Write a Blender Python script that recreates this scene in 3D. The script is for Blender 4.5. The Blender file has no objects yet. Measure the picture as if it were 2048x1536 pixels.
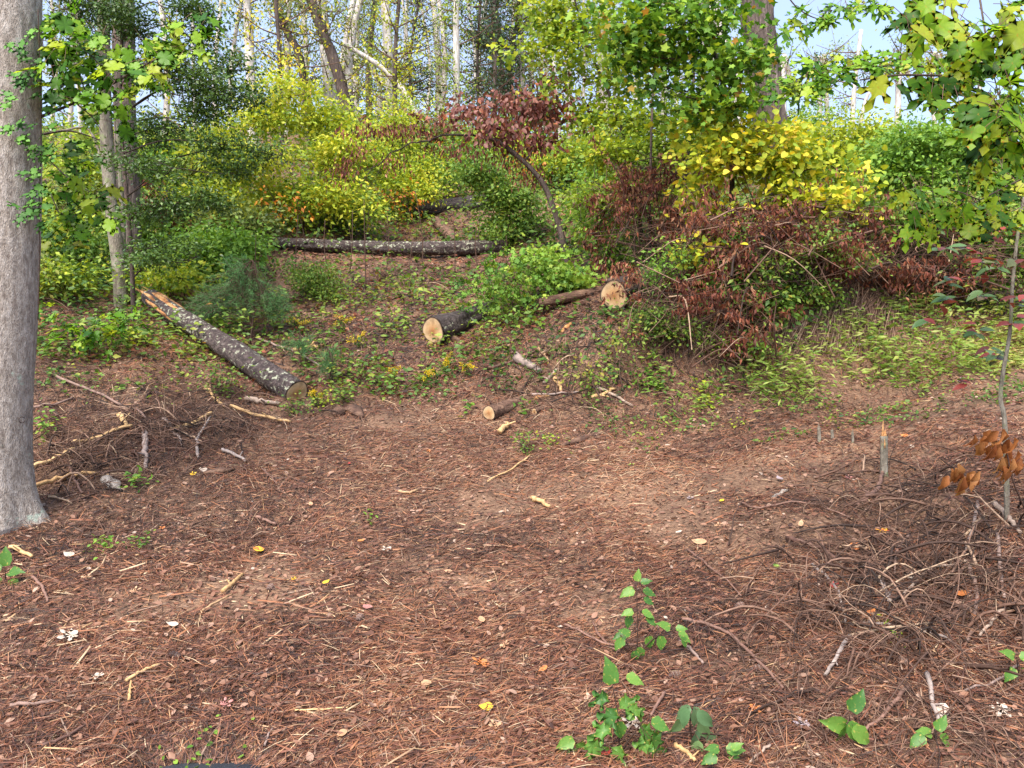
import bpy, math
import numpy as np
from mathutils import Vector, Matrix

# ------------------------------------------------------------------ camera, sky, sun, exposure
SC = bpy.context.scene
COL = SC.collection
F, CX, CY, CH = 1500.0, 1024.0, 768.0, 1.6        # focal length in photo pixels, centre, eye height
cam = bpy.data.cameras.new('camera'); cam_o = bpy.data.objects.new('camera', cam); COL.objects.link(cam_o)
cam_o.location = (0, 0, CH); cam_o.rotation_euler = (math.radians(90), 0, 0)
cam.sensor_width = 36; cam.lens = 36 * F / 2048; cam.clip_start = 0.05; cam.clip_end = 800
SC.camera = cam_o
SUN_EL, SUN_AZ = 52, 205                            # azimuth clockwise from +Y: high, behind and left of the camera
w = bpy.data.worlds.new('World'); SC.world = w; w.use_nodes = True
nt = w.node_tree; bg = nt.nodes['Background']
sky = nt.nodes.new('ShaderNodeTexSky'); sky.sky_type = 'NISHITA'; sky.sun_disc = False
sky.sun_elevation = math.radians(SUN_EL); sky.sun_rotation = math.radians(SUN_AZ)
sky.air_density = 1.0; sky.dust_density = 0.6; sky.ozone_density = 3.0
_tc = nt.nodes.new('ShaderNodeTexCoord'); _mp = nt.nodes.new('ShaderNodeMapping'); _mp.inputs['Scale'].default_value = (1, 1, 3.5); nt.links.new(_tc.outputs['Generated'], _mp.inputs[0])
_cn = nt.nodes.new('ShaderNodeTexNoise'); _cn.inputs['Scale'].default_value = 2.2; _cn.inputs['Detail'].default_value = 6; nt.links.new(_mp.outputs[0], _cn.inputs[0])
_cr = nt.nodes.new('ShaderNodeMapRange'); _cr.inputs[1].default_value = .35; _cr.inputs[2].default_value = .7; _cr.inputs[3].default_value = .45; _cr.inputs[4].default_value = .80; nt.links.new(_cn.outputs[0], _cr.inputs[0])
_mx = nt.nodes.new('ShaderNodeMix'); _mx.data_type = 'RGBA'; nt.links.new(_cr.outputs[0], _mx.inputs[0]); nt.links.new(sky.outputs[0], _mx.inputs[6]); _mx.inputs[7].default_value = (1.65, 1.80, 2.25, 1)   # thin high cloud over the blue
nt.links.new(_mx.outputs[2], bg.inputs[0]); bg.inputs[1].default_value = 0.108
sun = bpy.data.lights.new('sun', 'SUN'); sun.energy = 2.0; sun.angle = math.radians(45); sun.color = (1.0, 0.92, 0.82)
sun_o = bpy.data.objects.new('sun', sun); COL.objects.link(sun_o)
az, el = math.radians(SUN_AZ), math.radians(SUN_EL)
sd = Vector((math.sin(az) * math.cos(el), math.cos(az) * math.cos(el), math.sin(el)))
sun_o.rotation_euler = sd.to_track_quat('Z', 'Y').to_euler()
SC.view_settings.view_transform = 'Standard'; SC.view_settings.look = 'None'
SC.view_settings.exposure = 2.16; SC.view_settings.gamma = 1.0
SC.cycles.max_bounces = 6; SC.cycles.diffuse_bounces = 4; SC.cycles.glossy_bounces = 2
SC.cycles.transmission_bounces = 4; SC.cycles.transparent_max_bounces = 4
SC.cycles.sample_clamp_indirect = 4

rng = np.random.RandomState(7)

# ------------------------------------------------------------------ noise
_TAB = np.random.RandomState(3).rand(256, 256)
def vnoise(x, y, s=0):
    x = np.asarray(x, float) + s * 17.3; y = np.asarray(y, float) + s * 9.1
    xi = np.floor(x).astype(int); yi = np.floor(y).astype(int)
    fx = x - xi; fy = y - yi; fx = fx * fx * (3 - 2 * fx); fy = fy * fy * (3 - 2 * fy)
    g = lambda a, b: _TAB[a & 255, b & 255]
    return (g(xi, yi) * (1 - fx) + g(xi + 1, yi) * fx) * (1 - fy) + (g(xi, yi + 1) * (1 - fx) + g(xi + 1, yi + 1) * fx) * fy - 0.5
def fbm(x, y, s=0, o=3):
    r = 0
    for k in range(o): r = r + vnoise(x * 2 ** k, y * 2 ** k, s + k) / 2 ** k
    return r
def sstep(a, b, x):
    t = np.clip((x - a) / (b - a), 0, 1); return t * t * (3 - 2 * t)

# ------------------------------------------------------------------ the lie of the land
# profiles of the slope along five directions: (distance, row of the photo where that ground shows)
PROF = {
    -0.70: [(3.05, 1536), (4, 1300), (5.0, 1150), (5.9, 1045), (6.7, 965), (7.4, 870), (8.3, 770), (10, 660), (14, 520), (18, 430), (24, 345), (32, 275), (45, 262)],
    -0.33: [(3.05, 1536), (4, 1300), (5.9, 1060), (7.2, 930), (8.2, 850), (9.3, 780), (10.8, 680), (14, 530), (18, 430), (24, 345), (32, 270), (45, 258)],
    -0.08: [(3.05, 1536), (4, 1300), (6.0, 1050), (8.4, 860), (9.6, 760), (10.6, 680), (12, 605), (15, 520), (19, 430), (24, 350), (32, 275), (45, 262)],
    0.20: [(3.05, 1536), (4, 1300), (5.9, 1050), (7.6, 905), (8.7, 840), (9.2, 775), (9.5, 680), (9.85, 610), (11.4, 535), (15, 460), (20, 390), (30, 320), (45, 300)],
    0.42: [(3.02, 1536), (3.9, 1300), (5.4, 1060), (7.0, 920), (8.6, 830), (9.25, 765), (9.55, 670), (9.9, 590), (11, 530), (14, 470), (20, 400), (30, 335), (45, 310)],
    0.70: [(2.95, 1536), (3.6, 1320), (4.5, 1110), (5.5, 950), (7.0, 840), (8.6, 762), (9.6, 690), (10.5, 615), (11.7, 540), (14, 470), (20, 390), (30, 330), (45, 310)],
}
_us = sorted(PROF); _ld = np.linspace(math.log(1.0), math.log(200), 500)
_Z = []
for u_ in _us:
    p = PROF[u_]; d = [a for a, b in p]; z = [CH - (b - CY) / F * a for a, b in p]
    d = [1.0, 2.0, 2.7] + d + [70, 200]; z = [-0.06, -0.06, -0.05] + z + [z[-1] + 4, z[-1] + 6]
    zz = np.interp(np.exp(_ld), d, z)
    k = np.exp(-np.linspace(-2, 2, 7) ** 2); k /= k.sum()
    zs = np.convolve(np.pad(zz, 3, mode='edge'), k, 'valid')
    _Z.append(zs)
_Z = np.array(_Z)
_ug = np.linspace(-0.7, 0.7, 57)
def _pchip_rows(ug):
    out = []
    for u in ug:
        j = min(max(np.searchsorted(_us, u) - 1, 0), len(_us) - 2)
        t = (u - _us[j]) / (_us[j + 1] - _us[j]); t = min(max(t, 0), 1); t2 = 0.5 * t + 0.5 * t * t * (3 - 2 * t)
        out.append(_Z[j] * (1 - t2) + _Z[j + 1] * t2)
    return np.array(out)
_ZG = _pchip_rows(_ug)
def H0(x, y):
    x = np.asarray(x, float); y = np.asarray(y, float)
    yy = np.maximum(y, 1.0)
    u = np.clip(x / np.maximum(yy, 2.5), -0.7, 0.7); fu = (u + 0.7) / 1.4 * 56
    i = np.clip(np.floor(fu).astype(int), 0, 55); a = fu - i
    fl = np.log(yy) / _ld[-1] * 499
    j = np.clip(np.floor(fl).astype(int), 0, 498); b = np.clip(fl - j, 0, 1)
    z = (_ZG[i, j] * (1 - b) + _ZG[i, j + 1] * b) * (1 - a) + (_ZG[i + 1, j] * (1 - b) + _ZG[i + 1, j + 1] * b) * a
    return np.where(y < 1.0, -0.06, z)
def H(x, y):
    x = np.asarray(x, float); y = np.asarray(y, float)
    z = H0(x, y)
    k = sstep(2.9, 4.5, y)
    u = x / np.maximum(y, 1)
    lump = sstep(0.28, 0.55, u) * sstep(9, 6, y) + sstep(-0.2, -0.45, u) * sstep(6.0, 6.8, y) * sstep(11, 9, y)
    z = z + k * (fbm(x * 0.9, y * 0.9, 1) * 0.10 + fbm(x * 3.1, y * 3.1, 5) * (0.045 + 0.07 * lump)) + fbm(x * 9, y * 9, 8) * (0.012 + 0.02 * lump)
    z = z + sstep(12, 18, y) * fbm(x * 0.5, y * 0.5, 11) * 0.7
    # the dip at the road's edge where the asphalt shows
    return z - 0.09 * np.exp(-((x + 1.27) / 0.30) ** 4) * sstep(3.26, 3.12, y)

def at(px, py, dmin=2.6, dmax=60):
    """the ground point seen at a photo pixel"""
    u = (px - CX) / F; v = (CY - py) / F
    d = np.exp(np.linspace(math.log(dmin), math.log(dmax), 3000))
    hit = np.nonzero(CH + v * d <= H(u * d, d))[0]
    dd = d[hit[0]] if len(hit) else 34.0
    return np.array([u * dd, dd, float(H(u * dd, dd))])
def P(px, py, d):
    return np.array([(px - CX) / F * d, d, CH + (CY - py) / F * d])
def proj(p):
    return CX + F * p[..., 0] / p[..., 1], CY - F * (p[..., 2] - CH) / p[..., 1]

# ------------------------------------------------------------------ mesh buffers
class Buf:
    def __init__(s): s.V, s.T, s.A, s.n = [], [], [], 0
    def add(s, V, T, A):
        V = np.asarray(V, np.float32).reshape(-1, 3); T = np.asarray(T, np.int32).reshape(-1, 3)
        s.V.append(V); s.T.append(T + s.n); s.A.append(np.broadcast_to(np.asarray(A, np.float32), (len(V),))); s.n += len(V)
    def mesh(s, name, mat, off=(0, 0, 0), smooth=False):
        V = np.concatenate(s.V) - np.asarray(off, np.float32); T = np.concatenate(s.T); A = np.concatenate(s.A)
        me = bpy.data.meshes.new(name)
        me.vertices.add(len(V)); me.vertices.foreach_set('co', V.ravel())
        me.loops.add(len(T) * 3); me.loops.foreach_set('vertex_index', T.ravel())
        me.polygons.add(len(T)); me.polygons.foreach_set('loop_start', np.arange(0, len(T) * 3, 3, dtype=np.int32))
        try: me.polygons.foreach_set('loop_total', np.full(len(T), 3, np.int32))
        except Exception: pass
        if smooth: me.polygons.foreach_set('use_smooth', np.ones(len(T), bool))
        a = me.attributes.new('tint', 'FLOAT', 'POINT'); a.data.foreach_set('value', A.astype(np.float32))
        me.materials.append(mat); me.update(calc_edges=True)
        return me
    def obj(s, name, mat, parent=None, smooth=False, kind=None):
        off = np.array(parent.location) if parent is not None else np.zeros(3)
        o = bpy.data.objects.new(name, s.mesh(name, mat, off, smooth)); COL.objects.link(o)
        if parent is not None: o.parent = parent
        if kind: o['kind'] = kind
        return o
def tag(o, label, cat, group=None):
    o['label'] = label; o['category'] = cat
    if group: o['group'] = group
    return o
def thing(name, loc, label, cat, group=None):
    o = bpy.data.objects.new(name, None); COL.objects.link(o); o.location = [float(c) for c in loc]
    o.empty_display_size = 0.1
    return tag(o, label, cat, group)
def single(name, buf, mat, base, label, cat, group=None, smooth=False):
    me = buf.mesh(name, mat, base, smooth); o = bpy.data.objects.new(name, me); COL.objects.link(o)
    o.location = [float(c) for c in base]; return tag(o, label, cat, group)

def norm(a): return a / np.maximum(np.linalg.norm(a, axis=-1, keepdims=True), 1e-9)
def curve(pts, n):
    """Catmull-Rom through the points"""
    pts = np.asarray(pts, float)
    if len(pts) == 2: return pts[0] + (pts[1] - pts[0]) * np.linspace(0, 1, n)[:, None]
    q = np.vstack([2 * pts[0] - pts[1], pts, 2 * pts[-1] - pts[-2]])
    t = np.linspace(0, len(pts) - 1 - 1e-6, n); i = t.astype(int); f = (t - i)[:, None]
    a, b, c, d = q[i], q[i + 1], q[i + 2], q[i + 3]
    return 0.5 * (2 * b + (c - a) * f + (2 * a - 5 * b + 4 * c - d) * f ** 2 + (3 * b - a - 3 * c + d) * f ** 3)
def tube(buf, path, rad, sides=6, tint=0.5, rough=0.0, cap=True, seed=0):
    path = np.asarray(path, float); n = len(path); rad = np.broadcast_to(np.asarray(rad, float), (n,))
    t = norm(np.gradient(path, axis=0))
    ref = np.array([0, 0, 1.0]) if abs(t[:, 2]).mean() < 0.8 else np.array([0, 1.0, 0])
    a = norm(np.cross(t, ref)); b = np.cross(t, a)
    th = np.arange(sides) / sides * 2 * math.pi
    R = rad[:, None] * np.ones(sides)
    if rough:
        L = np.concatenate([[0], np.cumsum(np.linalg.norm(np.diff(path, axis=0), axis=1))])
        R = R * (1 + rough * (fbm(np.cos(th)[None] * 2 + L[:, None] * 1.5 + seed, np.sin(th)[None] * 2 + L[:, None] * .9, 2) + 0.5 * fbm(th[None] * 5 + seed, L[:, None] * 4, 6)))
    V = path[:, None] + R[..., None] * (np.cos(th)[None, :, None] * a[:, None] + np.sin(th)[None, :, None] * b[:, None])
    i = np.arange(n - 1)[:, None] * sides; j = np.arange(sides)[None]; k = (j + 1) % sides
    q = np.stack([i + j, i + k, i + sides + k, i + j, i + sides + k, i + sides + j], -1).reshape(-1, 3)
    V = V.reshape(-1, 3); T = [q]
    if cap:
        V = np.vstack([V, path[0], path[-1]]); c0, c1 = n * sides, n * sides + 1
        j = np.arange(sides); k = (j + 1) % sides
        T.append(np.stack([np.full(sides, c0), k, j], -1)); T.append(np.stack([np.full(sides, c1), (n - 1) * sides + j, (n - 1) * sides + k], -1))
    buf.add(V, np.vstack(T), tint)
def place(buf, tmpl, pos, dirs, nrm, size, tint, wid=1.0, zw=False):
    """scatter a template (lying along +Y, facing +Z)"""
    tv, tt = tmpl; pos = np.asarray(pos, float); N = len(pos)
    if N == 0: return
    y = norm(np.broadcast_to(dirs, (N, 3)).astype(float)); x = norm(np.cross(y, np.broadcast_to(nrm, (N, 3)))); z = np.cross(x, y)
    s = np.broadcast_to(size, (N,))[:, None, None]; ww = np.broadcast_to(wid, (N,))[:, None, None]
    V = pos[:, None] + s * (tv[None, :, 0:1] * ww * x[:, None] + tv[None, :, 1:2] * y[:, None] + tv[None, :, 2:3] * (ww if zw else 1.0) * z[:, None])
    T = tt[None] + (np.arange(N) * len(tv))[:, None, None]
    buf.add(V.reshape(-1, 3), T.reshape(-1, 3), np.repeat(np.broadcast_to(tint, (N,)), len(tv)))

# ------------------------------------------------------------------ leaf shapes
A_ = lambda v, t: (np.array(v, float), np.array(t, int))
LEAF4 = A_([(0, 0, 0), (.27, .42, .05), (0, 1, -.06), (-.27, .42, .05), (0, .5, -.03)], [(0, 1, 4), (4, 1, 2), (0, 4, 3), (4, 2, 3)])
LONG4 = A_([(0, 0, 0), (.13, .4, .04), (0, 1, -.1), (-.13, .4, .04), (0, .5, -.02)], [(0, 1, 4), (4, 1, 2), (0, 4, 3), (4, 2, 3)])
OVATE = A_([(0, -.12, 0), (0, 0, 0), (.17, .1, .03), (.29, .33, .05), (.24, .62, .04), (.1, .86, .0), (0, 1, -.08), (-.1, .86, .0), (-.24, .62, .04), (-.29, .33, .05), (-.17, .1, .03), (0, .35, -.01), (0, .7, -.03)],
           [(1, 2, 11), (2, 3, 11), (3, 4, 11), (4, 12, 11), (4, 5, 12), (5, 6, 12), (6, 7, 12), (7, 8, 12), (8, 11, 12), (8, 9, 11), (9, 10, 11), (10, 1, 11)])
HEART = A_([(0, .08, 0), (.2, -.02, .02), (.42, .12, .05), (.46, .38, .05), (.3, .7, .02), (0, 1, -.06), (-.3, .7, .02), (-.46, .38, .05), (-.42, .12, .05), (-.2, -.02, .02), (0, .45, -.03)],
           [(10, i, i + 1) for i in range(9)] + [(10, 9, 0)])
def lobed(lobes, sinus, curl=0.12):
    """maple-like leaf: lobes = (angle from tip axis, length)"""
    pts = [(0.03, -0.02)]
    for k, (a, l) in enumerate(lobes):
        for da, f in ((-13, .8), (0, 1), (13, .8)):
            r = math.radians(a + da); pts.append((math.sin(r) * l * f, .32 + math.cos(r) * l * f))
        if k < len(lobes) - 1:
            r = math.radians((a + lobes[k + 1][0]) / 2); pts.append((math.sin(r) * sinus[k], .32 + math.cos(r) * sinus[k]))
    pts.append((-0.03, -0.02)); n = len(pts)
    V = [(x, y, .10 * abs(x) - curl * ((y - .4) ** 2 + x * x)) for x, y in pts] + [(0, .33, -.02)]
    return A_(V, [(n, i + 1, i) for i in range(n - 1)] + [(n, 0, n - 1)])
MAPLE = lobed([(118, .40), (56, .62), (0, .74), (-56, .62), (-118, .40)], [.24, .25, .25, .24], .2)
TULIP = lobed([(122, .46), (62, .50), (14, .60), (-14, .60), (-62, .50), (-122, .46)], [.30, .34, .50, .34, .30], .22)
MAPLE_LO = A_([(0, 0, 0), (.35, .0, .02), (.3, .28, .0), (.62, .55, .0), (.24, .6, 0), (0, 1, -.08), (-.24, .6, 0), (-.62, .55, 0), (-.3, .28, 0), (-.35, 0, .02), (0, .4, -.03)],
              [(10, i, i + 1) for i in range(9)] + [(10, 9, 0)])
STRIP = A_([(-.5, 0, 0), (.5, 0, 0), (-.5, .5, .06), (.5, .5, .06), (-.35, 1, 0), (.35, 1, 0)], [(0, 1, 3), (0, 3, 2), (2, 3, 5), (2, 5, 4)])
TENT = A_([(-.5, 0, -.3), (.5, 0, -.3), (0, 0, .5), (-.4, 1, -.3), (.4, 1, -.3), (0, 1, .4)], [(0, 2, 5), (0, 5, 3), (2, 1, 4), (2, 4, 5), (0, 1, 2), (3, 5, 4)])
NEED = A_([(-.5, 0, 0), (.5, 0, 0), (0, 1, 0)], [(0, 1, 2)])

# ------------------------------------------------------------------ materials
def newmat(name):
    m = bpy.data.materials.new(name); m.use_nodes = True
    n = m.node_tree; n.nodes.clear(); return m, n
def ramp(n, stops, fac, interp='LINEAR'):
    r = n.nodes.new('ShaderNodeValToRGB'); cr = r.color_ramp; cr.interpolation = interp
    k = len(stops)
    for i, s in enumerate(stops):
        pos, c = (i / max(k - 1, 1), s) if len(s) == 3 else (s[0], s[1:])
        e = cr.elements[i] if i < 2 else cr.elements.new(pos)
        e.position = pos; e.color = (*c, 1)
    n.links.new(fac, r.inputs[0]); return r.outputs[0]
def noise_tex(n, scale, detail=4, coord='Object', stretch=(1, 1, 1), rough=.6):
    tc = n.nodes.new('ShaderNodeTexCoord'); mp = n.nodes.new('ShaderNodeMapping'); mp.inputs['Scale'].default_value = stretch
    t = n.nodes.new('ShaderNodeTexNoise'); t.inputs['Scale'].default_value = scale; t.inputs['Detail'].default_value = detail; t.inputs['Roughness'].default_value = rough
    n.links.new(tc.outputs[coord], mp.inputs[0]); n.links.new(mp.outputs[0], t.inputs[0]); return t.outputs[0], mp
def mix(n, a, b, fac, mode='MIX'):
    m = n.nodes.new('ShaderNodeMix'); m.data_type = 'RGBA'; m.blend_type = mode
    for sock, v in ((m.inputs[0], fac), (m.inputs[6], a), (m.inputs[7], b)):
        if isinstance(v, (int, float)): sock.default_value = v
        elif isinstance(v, tuple): sock.default_value = (*v, 1)
        else: n.links.new(v, sock)
    return m.outputs[2]
def leafmat(name, stops, rough=.5, trans=.34, byobj=False, spec=.28, spots=None):
    m, n = newmat(name)
    if byobj: src = n.nodes.new('ShaderNodeObjectInfo').outputs['Random']
    else:
        a = n.nodes.new('ShaderNodeAttribute'); a.attribute_name = 'tint'; src = a.outputs['Fac']
    c = ramp(n, stops, src)
    nz, _ = noise_tex(n, 30 if not byobj else 9, 3)
    v = ramp(n, [(.78, .78, .78), (1.2, 1.2, 1.2)], nz)
    c = mix(n, c, v, 1.0, 'MULTIPLY')
    if spots:
        nz2, _ = noise_tex(n, 5, 2); k = ramp(n, [(.58, 0, 0, 0), (.68, 1, 1, 1)], nz2); c = mix(n, c, spots, k)
    p = n.nodes.new('ShaderNodeBsdfPrincipled'); p.inputs['Roughness'].default_value = rough; p.inputs['Specular IOR Level'].default_value = spec
    tr = n.nodes.new('ShaderNodeBsdfTranslucent'); ms = n.nodes.new('ShaderNodeMixShader'); ms.inputs[0].default_value = trans
    o = n.nodes.new('ShaderNodeOutputMaterial')
    tc = mix(n, c, (1.25, 1.15, .55), 1.0, 'MULTIPLY')
    n.links.new(c, p.inputs['Base Color']); n.links.new(tc, tr.inputs[0])
    n.links.new(p.outputs[0], ms.inputs[1]); n.links.new(tr.outputs[0], ms.inputs[2]); n.links.new(ms.outputs[0], o.inputs[0])
    return m
def woodmat(name, stops, scale=14, stretch=(1, 1, .25), bump=.6, lichen=None, rough=.85, dist=.02, lich_amt=.56, lich_scale=9, tint=False, fine=60):
    m, n = newmat(name)
    nz, _ = noise_tex(n, scale, 6, stretch=stretch)
    if tint:
        a = n.nodes.new('ShaderNodeAttribute'); a.attribute_name = 'tint'; c = ramp(n, stops, a.outputs['Fac'])
        c = mix(n, c, ramp(n, [(.35, .75, .75, .75), (.7, 1.35, 1.35, 1.35)], nz), 1.0, 'MULTIPLY')
    else: c = ramp(n, [(.3,) + stops[0], (.5,) + stops[1], (.72,) + stops[2]], nz)
    fz, _ = noise_tex(n, fine, 3, stretch=stretch)
    c = mix(n, c, ramp(n, [(.35, .65, .65, .65), (.65, 1.3, 1.3, 1.3)], fz), .5 if tint else .8, 'MULTIPLY')
    if lichen:
        lz, _ = noise_tex(n, lich_scale, 5, rough=.7); k = ramp(n, [(lich_amt, 0, 0, 0), (lich_amt + .06, 1, 1, 1)], lz); c = mix(n, c, lichen, k)
    p = n.nodes.new('ShaderNodeBsdfPrincipled'); p.inputs['Roughness'].default_value = rough; p.inputs['Specular IOR Level'].default_value = .35
    b = n.nodes.new('ShaderNodeBump'); b.inputs['Strength'].default_value = bump; b.inputs['Distance'].default_value = dist
    s = n.nodes.new('ShaderNodeMath'); s.operation = 'ADD'; n.links.new(nz, s.inputs[0]); n.links.new(fz, s.inputs[1])
    n.links.new(s.outputs[0], b.inputs['Height']); n.links.new(b.outputs[0], p.inputs['Normal']); n.links.new(c, p.inputs['Base Color'])
    o = n.nodes.new('ShaderNodeOutputMaterial'); n.links.new(p.outputs[0], o.inputs[0]); return m

M = {}
# foliage palettes
M['yellow_green'] = leafmat('yellow_green_leaves', [(.07, .15, .02), (.17, .28, .03), (.31, .41, .035), (.46, .52, .04), (.60, .55, .05)])
M['bright_yellow'] = leafmat('bright_yellow_leaves', [(.20, .32, .03), (.42, .50, .04), (.66, .62, .05), (.80, .60, .06), (.68, .40, .07)])
M['green'] = leafmat('green_leaves', [(.03, .08, .018), (.07, .15, .025), (.13, .24, .035), (.24, .34, .05), (.34, .28, .05)])
M['fresh_green'] = leafmat('fresh_green_leaves', [(.06, .14, .025), (.13, .27, .035), (.22, .38, .05), (.36, .46, .06)])
M['dark_green'] = leafmat('dark_evergreen_leaves', [(.025, .055, .014), (.055, .11, .024), (.11, .19, .035), (.20, .30, .06)], rough=.3, trans=.18)
M['maple_green'] = leafmat('maple_leaves', [(0, .035, .10, .015), (.3, .08, .20, .02), (.55, .17, .33, .03), (.88, .36, .47, .04), (1, .50, .24, .04)])
M['olive'] = leafmat('olive_leaves', [(.05, .09, .03), (.11, .16, .045), (.20, .26, .06), (.34, .36, .07), (.46, .34, .06)])
M['conifer'] = leafmat('conifer_needles', [(.02, .05, .02), (.05, .09, .035), (.10, .14, .06)], trans=.1)
M['pine'] = leafmat('pine_needles', [(.04, .12, .04), (.09, .22, .07), (.17, .34, .11)], trans=.15, rough=.5)
M['burgundy'] = leafmat('burgundy_leaves', [(.06, .022, .02), (.13, .04, .035), (.24, .085, .07), (.38, .19, .15), (.45, .14, .06)], rough=.4)
M['rust'] = leafmat('dead_rust_leaves', [(.03, .012, .010), (.075, .024, .017), (.15, .042, .026), (.27, .085, .042), (.40, .22, .12)], rough=.6, trans=.2)
M['orange'] = leafmat('orange_leaves', [(.35, .10, .02), (.6, .2, .03), (.7, .38, .04)])
M['grass'] = leafmat('bamboo_grass', [(.06, .14, .02), (.15, .26, .035), (.26, .36, .06), (.38, .42, .12), (.40, .30, .12)])
M['flower'] = leafmat('goldenrod_flowers', [(.7, .5, .02), (.85, .66, .03)])
M['cover'] = leafmat('hillside_weeds', [(.03, .07, .02), (.06, .13, .03), (.11, .20, .04), (.19, .30, .05), (.34, .40, .06), (.26, .11, .04)])
M['leaf_near'] = leafmat('large_leaf_green', [(.045, .14, .02), (.11, .27, .02), (.20, .40, .03), (.32, .52, .04), (.46, .50, .04)], byobj=True, rough=.35, trans=.5)
M['leaf_right'] = leafmat('large_leaf_autumn', [(.05, .14, .02), (.11, .26, .025), (.22, .42, .03), (.36, .54, .04), (.52, .58, .05), (.15, .32, .03)], byobj=True, rough=.38, trans=.62, spots=(.62, .30, .03))
M['leaf_vine'] = leafmat('vine_leaf', [(.05, .15, .03), (.10, .25, .04), (.16, .35, .05)], byobj=True, rough=.5, trans=.25)
M['leaf_red_green'] = leafmat('leaf_turning_red', [(.07, .15, .06), (.12, .22, .08), (.16, .26, .1), (.24, .05, .05), (.38, .08, .06), (.14, .05, .05)], byobj=True, rough=.32, trans=.3)
M['leaf_seedling'] = leafmat('seedling_leaf', [(.06, .16, .035), (.11, .25, .045), (.18, .33, .06)], byobj=True, rough=.35, trans=.35, spots=(.5, .42, .1))
M['leaf_dead'] = leafmat('dead_orange_leaf', [(.20, .06, .02), (.36, .13, .04), (.46, .22, .08)], byobj=True, rough=.5, trans=.3, spots=(.16, .05, .02))
M['leaf_greygreen'] = leafmat('drooping_leaf', [(.10, .20, .08), (.16, .26, .13), (.22, .34, .12)], byobj=True, rough=.4, trans=.3)
# bark
M['grey_bark'] = woodmat('grey_smooth_bark', [(.20, .155, .125), (.38, .32, .27), (.58, .51, .45)], 38, (1, 1, .38), 1.0, lichen=(.42, .47, .38), lich_amt=.63, lich_scale=5, dist=.016, fine=150)
M['pale_bark'] = woodmat('pale_bark', [(.30, .26, .23), (.50, .45, .41), (.68, .63, .58)], 3, (1, 1, .3), .5, dist=.03, fine=14)
M['furrow_bark'] = woodmat('furrowed_bark', [(.05, .035, .03), (.13, .095, .08), (.26, .20, .17)], 13, (1, 1, .13), 1.0, dist=.05, fine=40)
M['dark_bark'] = woodmat('dark_bark', [(.035, .025, .022), (.08, .055, .045), (.16, .12, .10)], 12, (1, 1, .3), .8, dist=.02)
M['moss_bark'] = woodmat('mossy_grey_bark', [(.10, .085, .06), (.20, .17, .13), (.33, .30, .24)], 10, (1, 1, .3), .8, lichen=(.20, .22, .11), lich_amt=.55, dist=.02)
M['log_bark'] = woodmat('lichen_log_bark', [(.022, .015, .014), (.07, .048, .044), (.16, .12, .11)], 20, (1, 1, 1), 1.0, lichen=(.46, .47, .34), lich_amt=.555, lich_scale=14, dist=.03, rough=.6)
M['log_dark'] = woodmat('log_bark_dark', [(.022, .015, .014), (.06, .042, .038), (.14, .11, .10)], 20, (1, 1, 1), 1.0, lichen=(.42, .44, .30), lich_amt=.62, lich_scale=8, dist=.03, rough=.6)
M['split_wood'] = woodmat('torn_orange_wood', [(.22, .08, .03), (.50, .24, .09), (.66, .42, .2)], 9, (1, 1, 1), .9, dist=.02)
M['wood_sticks'] = woodmat('stick_bark', [(.04, .025, .02), (.11, .055, .04), (.20, .11, .08), (.30, .24, .21), (.42, .24, .10), (.58, .38, .18)], 25, (1, 1, 1), .5, tint=True, rough=.7, dist=.006)
M['twig'] = woodmat('twig_bark', [(.025, .015, .011), (.065, .034, .023), (.13, .068, .045), (.24, .14, .095), (.38, .26, .17)], 25, (1, 1, 1), .3, tint=True, rough=.75, dist=.004)
M['rot'] = woodmat('rotting_wood', [(.05, .028, .02), (.14, .075, .05), (.28, .17, .11)], 14, (.4, 1, 1), .9, dist=.02)
def cutmat():
    m, n = newmat('sawn_end_grain')
    tc = n.nodes.new('ShaderNodeTexCoord'); ln = n.nodes.new('ShaderNodeVectorMath'); ln.operation = 'LENGTH'
    nz = n.nodes.new('ShaderNodeTexNoise'); nz.inputs['Scale'].default_value = 9; n.links.new(tc.outputs['Object'], nz.inputs[0])
    ad = n.nodes.new('ShaderNodeVectorMath'); ad.operation = 'MULTIPLY_ADD'; ad.inputs[1].default_value = (.03, .03, .03)
    n.links.new(nz.outputs[1], ad.inputs[0]); n.links.new(tc.outputs['Object'], ad.inputs[2]); n.links.new(ad.outputs[0], ln.inputs[0])
    mu = n.nodes.new('ShaderNodeMath'); mu.operation = 'MULTIPLY'; mu.inputs[1].default_value = 420; n.links.new(ln.outputs['Value'], mu.inputs[0])
    si = n.nodes.new('ShaderNodeMath'); si.operation = 'SINE'; n.links.new(mu.outputs[0], si.inputs[0])
    a = n.nodes.new('ShaderNodeAttribute'); a.attribute_name = 'tint'
    c = ramp(n, [(0, .42, .17, .05), (.45, .60, .36, .17), (.85, .66, .46, .26), (1, .10, .06, .04)], a.outputs['Fac'])
    c = mix(n, c, ramp(n, [(.0, .8, .8, .8), (1, 1.08, 1.08, 1.08)], si.outputs[0]), 1.0, 'MULTIPLY')
    c = mix(n, c, ramp(n, [(.35, .6, .55, .5), (.6, 1.1, 1.1, 1.1)], nz.outputs[0]), .8, 'MULTIPLY')
    p = n.nodes.new('ShaderNodeBsdfPrincipled'); p.inputs['Roughness'].default_value = .8; n.links.new(c, p.inputs['Base Color'])
    o = n.nodes.new('ShaderNodeOutputMaterial'); n.links.new(p.outputs[0], o.inputs[0]); return m
M['cut'] = cutmat()
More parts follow.
